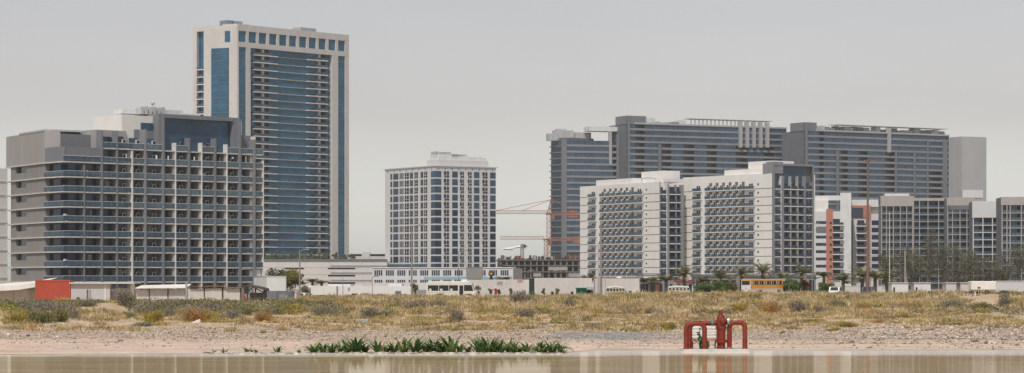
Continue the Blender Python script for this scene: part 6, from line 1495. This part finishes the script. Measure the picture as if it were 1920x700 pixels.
lamp(772, 330, 424, 'tall lamp post at the right end of the white compound building', .9, r_=.10)
lamp(860, 440, 471, 'lamp post rising behind the white minibus', .7, r_=.08)
lamp(452, 300, 506, 'short lamp post in front of the far left balcony block', .4, r_=.05)
lamp(990, 455, 508, 'small lamp post over the lettered hoarding', .4, r_=.06); lamp(1043, 455, 509, 'small lamp post over the cream hoarding', -.4, r_=.06)
lamp(1127, 345, 424, 'tall lamp post, right and thicker one of the slim pair', .9, r_=.15)
lamp(1384, 470, 482, 'lamp post just left of the orange coach', .9, r_=.08); lamp(1523, 520, 420, 'lamp post at the shaded corner of the right white hotel', .9, r_=.08)
lamp(1627, 330, 303, 'very tall brown lamp mast before the terracotta buildings', .4, True, r_=.16, mat=mast_brown)
m2 = MB(); x0 = X(1122, 350); m2.tube([(x0, 350, 0), (x0, 350, ZP(456, 350))], [.13, .1], 8); tag(m2.build('pole', steel, origin=(x0, 350, 0), smooth=True), 'slim bare pole just left of the tall lamp post', 'pole')
for px, yt, lb in ((1668, 398, 'thin pale pole at the left end of the dark trees'), (1697, 470, 'thin pale pole before the dark trees, above the left white cabin')):
    m2 = MB(); x0 = X(px, 470); m2.tube([(x0, 470, 0), (x0, 470, ZP(yt, 470))], [.09, .06], 8); tag(m2.build('pole', cream_wall, origin=(x0, 470, 0)), lb, 'pole')

# ------------------------------------------------------------------ trees and palms
def crown_tree(name, label, cat, px, Y, ybot_h, ytop, wpx, pal, n=3000, size=.3, seed=0, trunk=True, group=None, zc0=.25, clumps=22):
    x0 = X(px, Y); z1 = ZP(ytop, Y); w_ = wpx / F * Y / 2; g_ = np.random.default_rng(seed)
    zb_ = z1 * zc0; t_ = thing(name, label, cat, (x0, Y, 0), group)
    zc = (z1 + zb_) / 2; hz2 = (z1 - zb_) / 2
    d = g_.normal(size=(clumps, 3)); d /= np.linalg.norm(d, axis=1)[:, None]; rr2 = g_.random(clumps)[:, None] ** .4 * .72
    cen = d * rr2 * [w_, w_, hz2] + [0, 0, zc]; rad = np.stack([g_.uniform(.22, .42, clumps) * w_] * 2 + [g_.uniform(.2, .36, clumps) * hz2], 1)
    V, Fc, c = leafcloud(cen, rad, n, size, pal, seed=seed + 1, up=.2); V[:, 2] = np.maximum(V[:, 2], .02); arr_mesh('crown', V, Fc, c, leaf, t_)
    m2 = MB(); m2.tube([(0, 0, -.2), (.05 * w_, 0, zb_ * .7), (0, 0, zc)], [w_ * .07 + .06, w_ * .05 + .04, .04], 8)
    for k in range(6): m2.tube([(0, 0, zb_ * .6 + .2), tuple(cen[k] * [.5, .5, 1] - [0, 0, hz2 * .2]), tuple(cen[k])], [w_ * .035 + .03, w_ * .02 + .02, .015], 6)
    v_ = m2; o = v_.build('trunk', bark, None); o.parent = t_; return t_
crown_tree('round_tree', 'large round olive tree right of the white annex cube', 'tree', 529, 640, 0, 497, 92, [(.19, .17, .055), (.23, .195, .065), (.16, .155, .055)], 12000, .34, 201, zc0=.02, clumps=40)
crown_tree('small_tree', 'grey-green feathery tree beside the lamp post, left of the white compound', 'tree', 573, 400, 0, 531, 22, SAGE, 1500, .16, 202, zc0=.1)
g_tr = 'small trees before the hoardings'
for i, (px, Y, yt, w_, pal, lb) in enumerate(((779, 392, 527, 22, SAGE, 'grey-green tree left of the white minibus'), (897, 410, 535, 10, OLIVE, 'small tree with a rusty top right of the white minibus'), (919, 412, 539, 12, SAGE, 'sapling just left of the person in red'), (935, 412, 540, 12, OLIVE, 'sapling just right of the person in red'),
        (957, 412, 540, 13, OLIVE, 'flat-topped sapling under the lettering of the hoarding'), (982, 408, 541, 12, SAGE, 'sapling at the right end of the lettered hoarding'), (999, 408, 542, 14, DKGREEN, 'dark green bush in the gap between the hoardings'), (1020, 410, 539, 12, OLIVE, 'sapling before the left half of the cream hoarding'), (1045, 410, 539, 12, OLIVE, 'sapling before the middle of the cream hoarding'))):
    crown_tree('small_tree', lb, 'tree', px, Y, 0, yt, w_, pal, 420 if w_ < 20 else 1500, .16, 210 + i, group=g_tr, zc0=.35, clumps=9)
for i, (px, Y, yt, w_, pal, lb) in enumerate(((1318, 520, 528, 34, DKGREEN, 'dense green tree right of the beige half-hidden minibus'), (1350, 525, 524, 38, DKGREEN, 'green tree left of the coach, beside a flowering red tree'), (1480, 560, 523, 34, DKGREEN, 'green tree touching the right end of the coach'), (1502, 575, 526, 30, DKGREEN, 'green tree right of the coach, in front of a red-flowered one'),
        (1548, 540, 528, 44, DKGREEN, 'wide green tree between the red-flowered tree and the terracotta strip'), (1374, 540, 528, 20, OLIVE, 'olive tree just left of the coach'))):
    crown_tree('green_tree', lb, 'tree', px, Y, 0, yt - 2, w_ * 1.25, pal, 2600, .24, 240 + i, group='green trees along the road', zc0=.12, clumps=20)
REDF = [(.32, .05, .025), (.30, .07, .03), (.09, .09, .03)]
crown_tree('flame_tree', 'red-flowering tree left of the lamp post and coach', 'tree', 1364, 530, 0, 522, 22, REDF, 900, .22, 260, zc0=.4, clumps=9); crown_tree('flame_tree', 'red-flowering tree right of the coach', 'tree', 1512, 570, 0, 521, 28, REDF, 1000, .22, 261, zc0=.35, clumps=10)
crown_tree('flame_tree', 'red-flowering bush rising just above the coach roof', 'tree', 1432, 600, 0, 519, 30, REDF, 900, .22, 262, zc0=.6, clumps=9)
o = crown_tree('hedge', 'long clipped green hedge below the palms at the terracotta building', 'hedge', 1552, 470, 0, 544, 56, DKGREEN, 2600, .2, 270, zc0=.02, clumps=26)
DKT = [(.13, .13, .09), (.16, .155, .105), (.11, .115, .08), (.20, .18, .13)]
for i, (px, Y, yt, w_, lb) in enumerate(((1662, 520, 487, 32, 'dark tree at the left end of the dark tree row'), (1690, 560, 462, 44, 'dark tree behind the left white site cabin'), (1716, 540, 478, 38, 'dark tree between the two white site cabins'), (1742, 590, 440, 46, 'tallest dark tree, behind the right white site cabin'),
        (1768, 550, 470, 40, 'dark tree just right of the right white site cabin'), (1796, 570, 462, 44, 'dark tree behind the beige low hut'), (1822, 540, 484, 40, 'dark tree behind the left end of the raised tank'), (1850, 560, 496, 42, 'lower dark tree behind the raised tank'), (1880, 540, 490, 44, 'dark tree over the long low pale wall'), (1912, 560, 462, 50, 'dark tree cut by the right edge of the photo'))):
    crown_tree('dark_tree', lb, 'tree', px, Y, 0, yt - 26, w_ * 1.25, DKT, 3400, .23, 280 + i, group='dark trees at the right', zc0=.04, clumps=44)
for i, px in enumerate((492, 505, 517, 531, 545, 558, 573, 586, 600, 614, 629, 644, 658)):
    t_ = crown_tree('podium_tree', 'small green tree on top of the parking podium at the foot of the tallest tower', 'tree', px, 1190, 0, 472 + (i * 5 % 5), 19, [(.13, .15, .08), (.17, .17, .09)], 420, .6, 300 + i, group='trees on the parking podium', zc0=.72, clumps=7)
    t_.location.z = 0

def palm_proto(seed, ht=5.0, R_=2.6, nf_=34):
    r_ = random.Random(seed); t_ = thing('palm_tree', '', 'palm')
    m2 = MB(); m2.tube([(0, 0, -.2), (0, 0, .4), (.05, 0, ht * .5), (.0, 0, ht)], [.34, .24, .2, .22], 10)
    for k in range(int(ht / .28)): m2.lathe((0, 0, .3 + k * .28), [(.2, 0), (.27, .1), (.21, .2)], 10)
    m2.build('trunk', palm_bark, t_)
    V = []; Fc = []; Cc = []
    pal = [(.22, .22, .12), (.27, .26, .15), (.17, .18, .10), (.33, .30, .19)]
    for i in range(nf_):
        a = r_.uniform(0, 6.283); e0 = R(r_.uniform(-14, 84)); L_ = R_ * r_.uniform(.8, 1.1); seg = 9; p_ = Vector((0, 0, ht)); c_ = pal[r_.randrange(4)] if e0 > R(-5) else (.22, .18, .11)
        prevp = p_; sd = Vector((-math.sin(a), math.cos(a), 0)); pts = []
        for k in range(seg + 1):
            t2 = k / seg; e_ = e0 - 1.1 * t2 * t2; d_ = Vector((math.cos(a) * math.cos(e_), math.sin(a) * math.cos(e_), math.sin(e_))); pts.append((p_.copy(), d_)); p_ = p_ + d_ * L_ / seg
        for k in range(seg):
            for h_ in range(3):
                q = pts[k][0].lerp(pts[k + 1][0], h_ / 3); d_ = pts[k][1]; t2 = (k + h_ / 3) / seg; ll = (.72 * math.sin(math.pi * (.12 + .85 * t2))) * r_.uniform(.8, 1.15)
                for s in (-1, 1):
                    o_ = (sd * s * .8 + d_ * .75 + Vector((0, 0, .25 - .5 * r_.random()))).normalized() * ll; wv = d_ * .055; b0 = len(V)
                    V += [tuple(q - wv), tuple(q + wv), tuple(q + o_ + wv * .2), tuple(q + o_ - wv * .2)]; Fc.append((b0, b0 + 1, b0 + 2, b0 + 3)); cj = r_.uniform(.8, 1.25); Cc += [tuple(x_ * cj for x_ in c_)] * 4
            b0 = len(V); q0, q1 = pts[k][0], pts[k + 1][0]; V += [tuple(q0 - sd * .03), tuple(q0 + sd * .03), tuple(q1 + sd * .03), tuple(q1 - sd * .03)]; Fc.append((b0, b0 + 1, b0 + 2, b0 + 3)); Cc += [(.22, .2, .11)] * 4
    arr_mesh('fronds', np.array(V), np.array(Fc), np.array(Cc), leaf, t_); return t_
pp = [palm_proto(500), palm_proto(507, 5, 2.9, 38), palm_proto(514, 5, 2.3, 30)]
PL = [(1283, 500, 507, 1, 'largest palm left of the orange coach, before the maroon shop fascia'), (1249, 520, 520, 2, 'palm before the dark shopfront, left of the largest palm'), (1207, 560, 524, 2, 'palm at the left end of the dark shopfront'), (1226, 570, 524, 0, 'palm between the two palms of the dark shopfront'), (1317, 560, 522, 0, 'palm rising behind the dense green tree'),
      (1351, 560, 513, 0, 'palm behind the left flame tree'), (1391, 590, 507, 1, 'palm behind the rear corner of the coach'), (1430, 590, 501, 1, 'palm rising over the middle of the coach'), (1467, 620, 515, 2, 'palm over the front end of the coach'), (1503, 570, 504, 0, 'palm right of the coach, behind the red-flowered tree'), (1545, 580, 513, 2, 'palm behind the wide green tree'),
      (1581, 480, 519, 0, 'palm before the white screen wall, left of the tall mast'), (1617, 470, 508, 1, 'palm just left of the tall brown lamp mast'), (1641, 480, 514, 2, 'palm right of the tall lamp mast'), (1663, 490, 512, 0, 'palm at the left edge of the dark trees'), (586, 640, 525, 2, 'small palm behind the left end of the white compound'), (603, 660, 528, 2, 'smaller palm just right of the one behind the white compound'),
      (1136, 640, 524, 2, 'palm behind the left end of the cream boundary wall'), (1158, 640, 526, 0, 'palm behind the white domed tank'), (1186, 640, 524, 2, 'palm behind the right end of the cream boundary wall'), (946, 520, 522, 2, 'palm tip over the lettered hoarding'), (1104, 560, 520, 0, 'palm in the gap right of the cream hoarding')]
for i, (px, Y, yt, k, lb) in enumerate(PL):
    o = pp[k]
    if o.get('label'): o = copy_tree(o)
    s_ = ZP(yt, Y) / 6.6; o.location = (X(px, Y), Y, 0); o.scale = (max(s_, .85) * 1.65,) * 2 + (s_ * 1.08,); o.rotation_euler.z = i * 1.3
    o['label'] = lb; o['group'] = 'palms along the road'
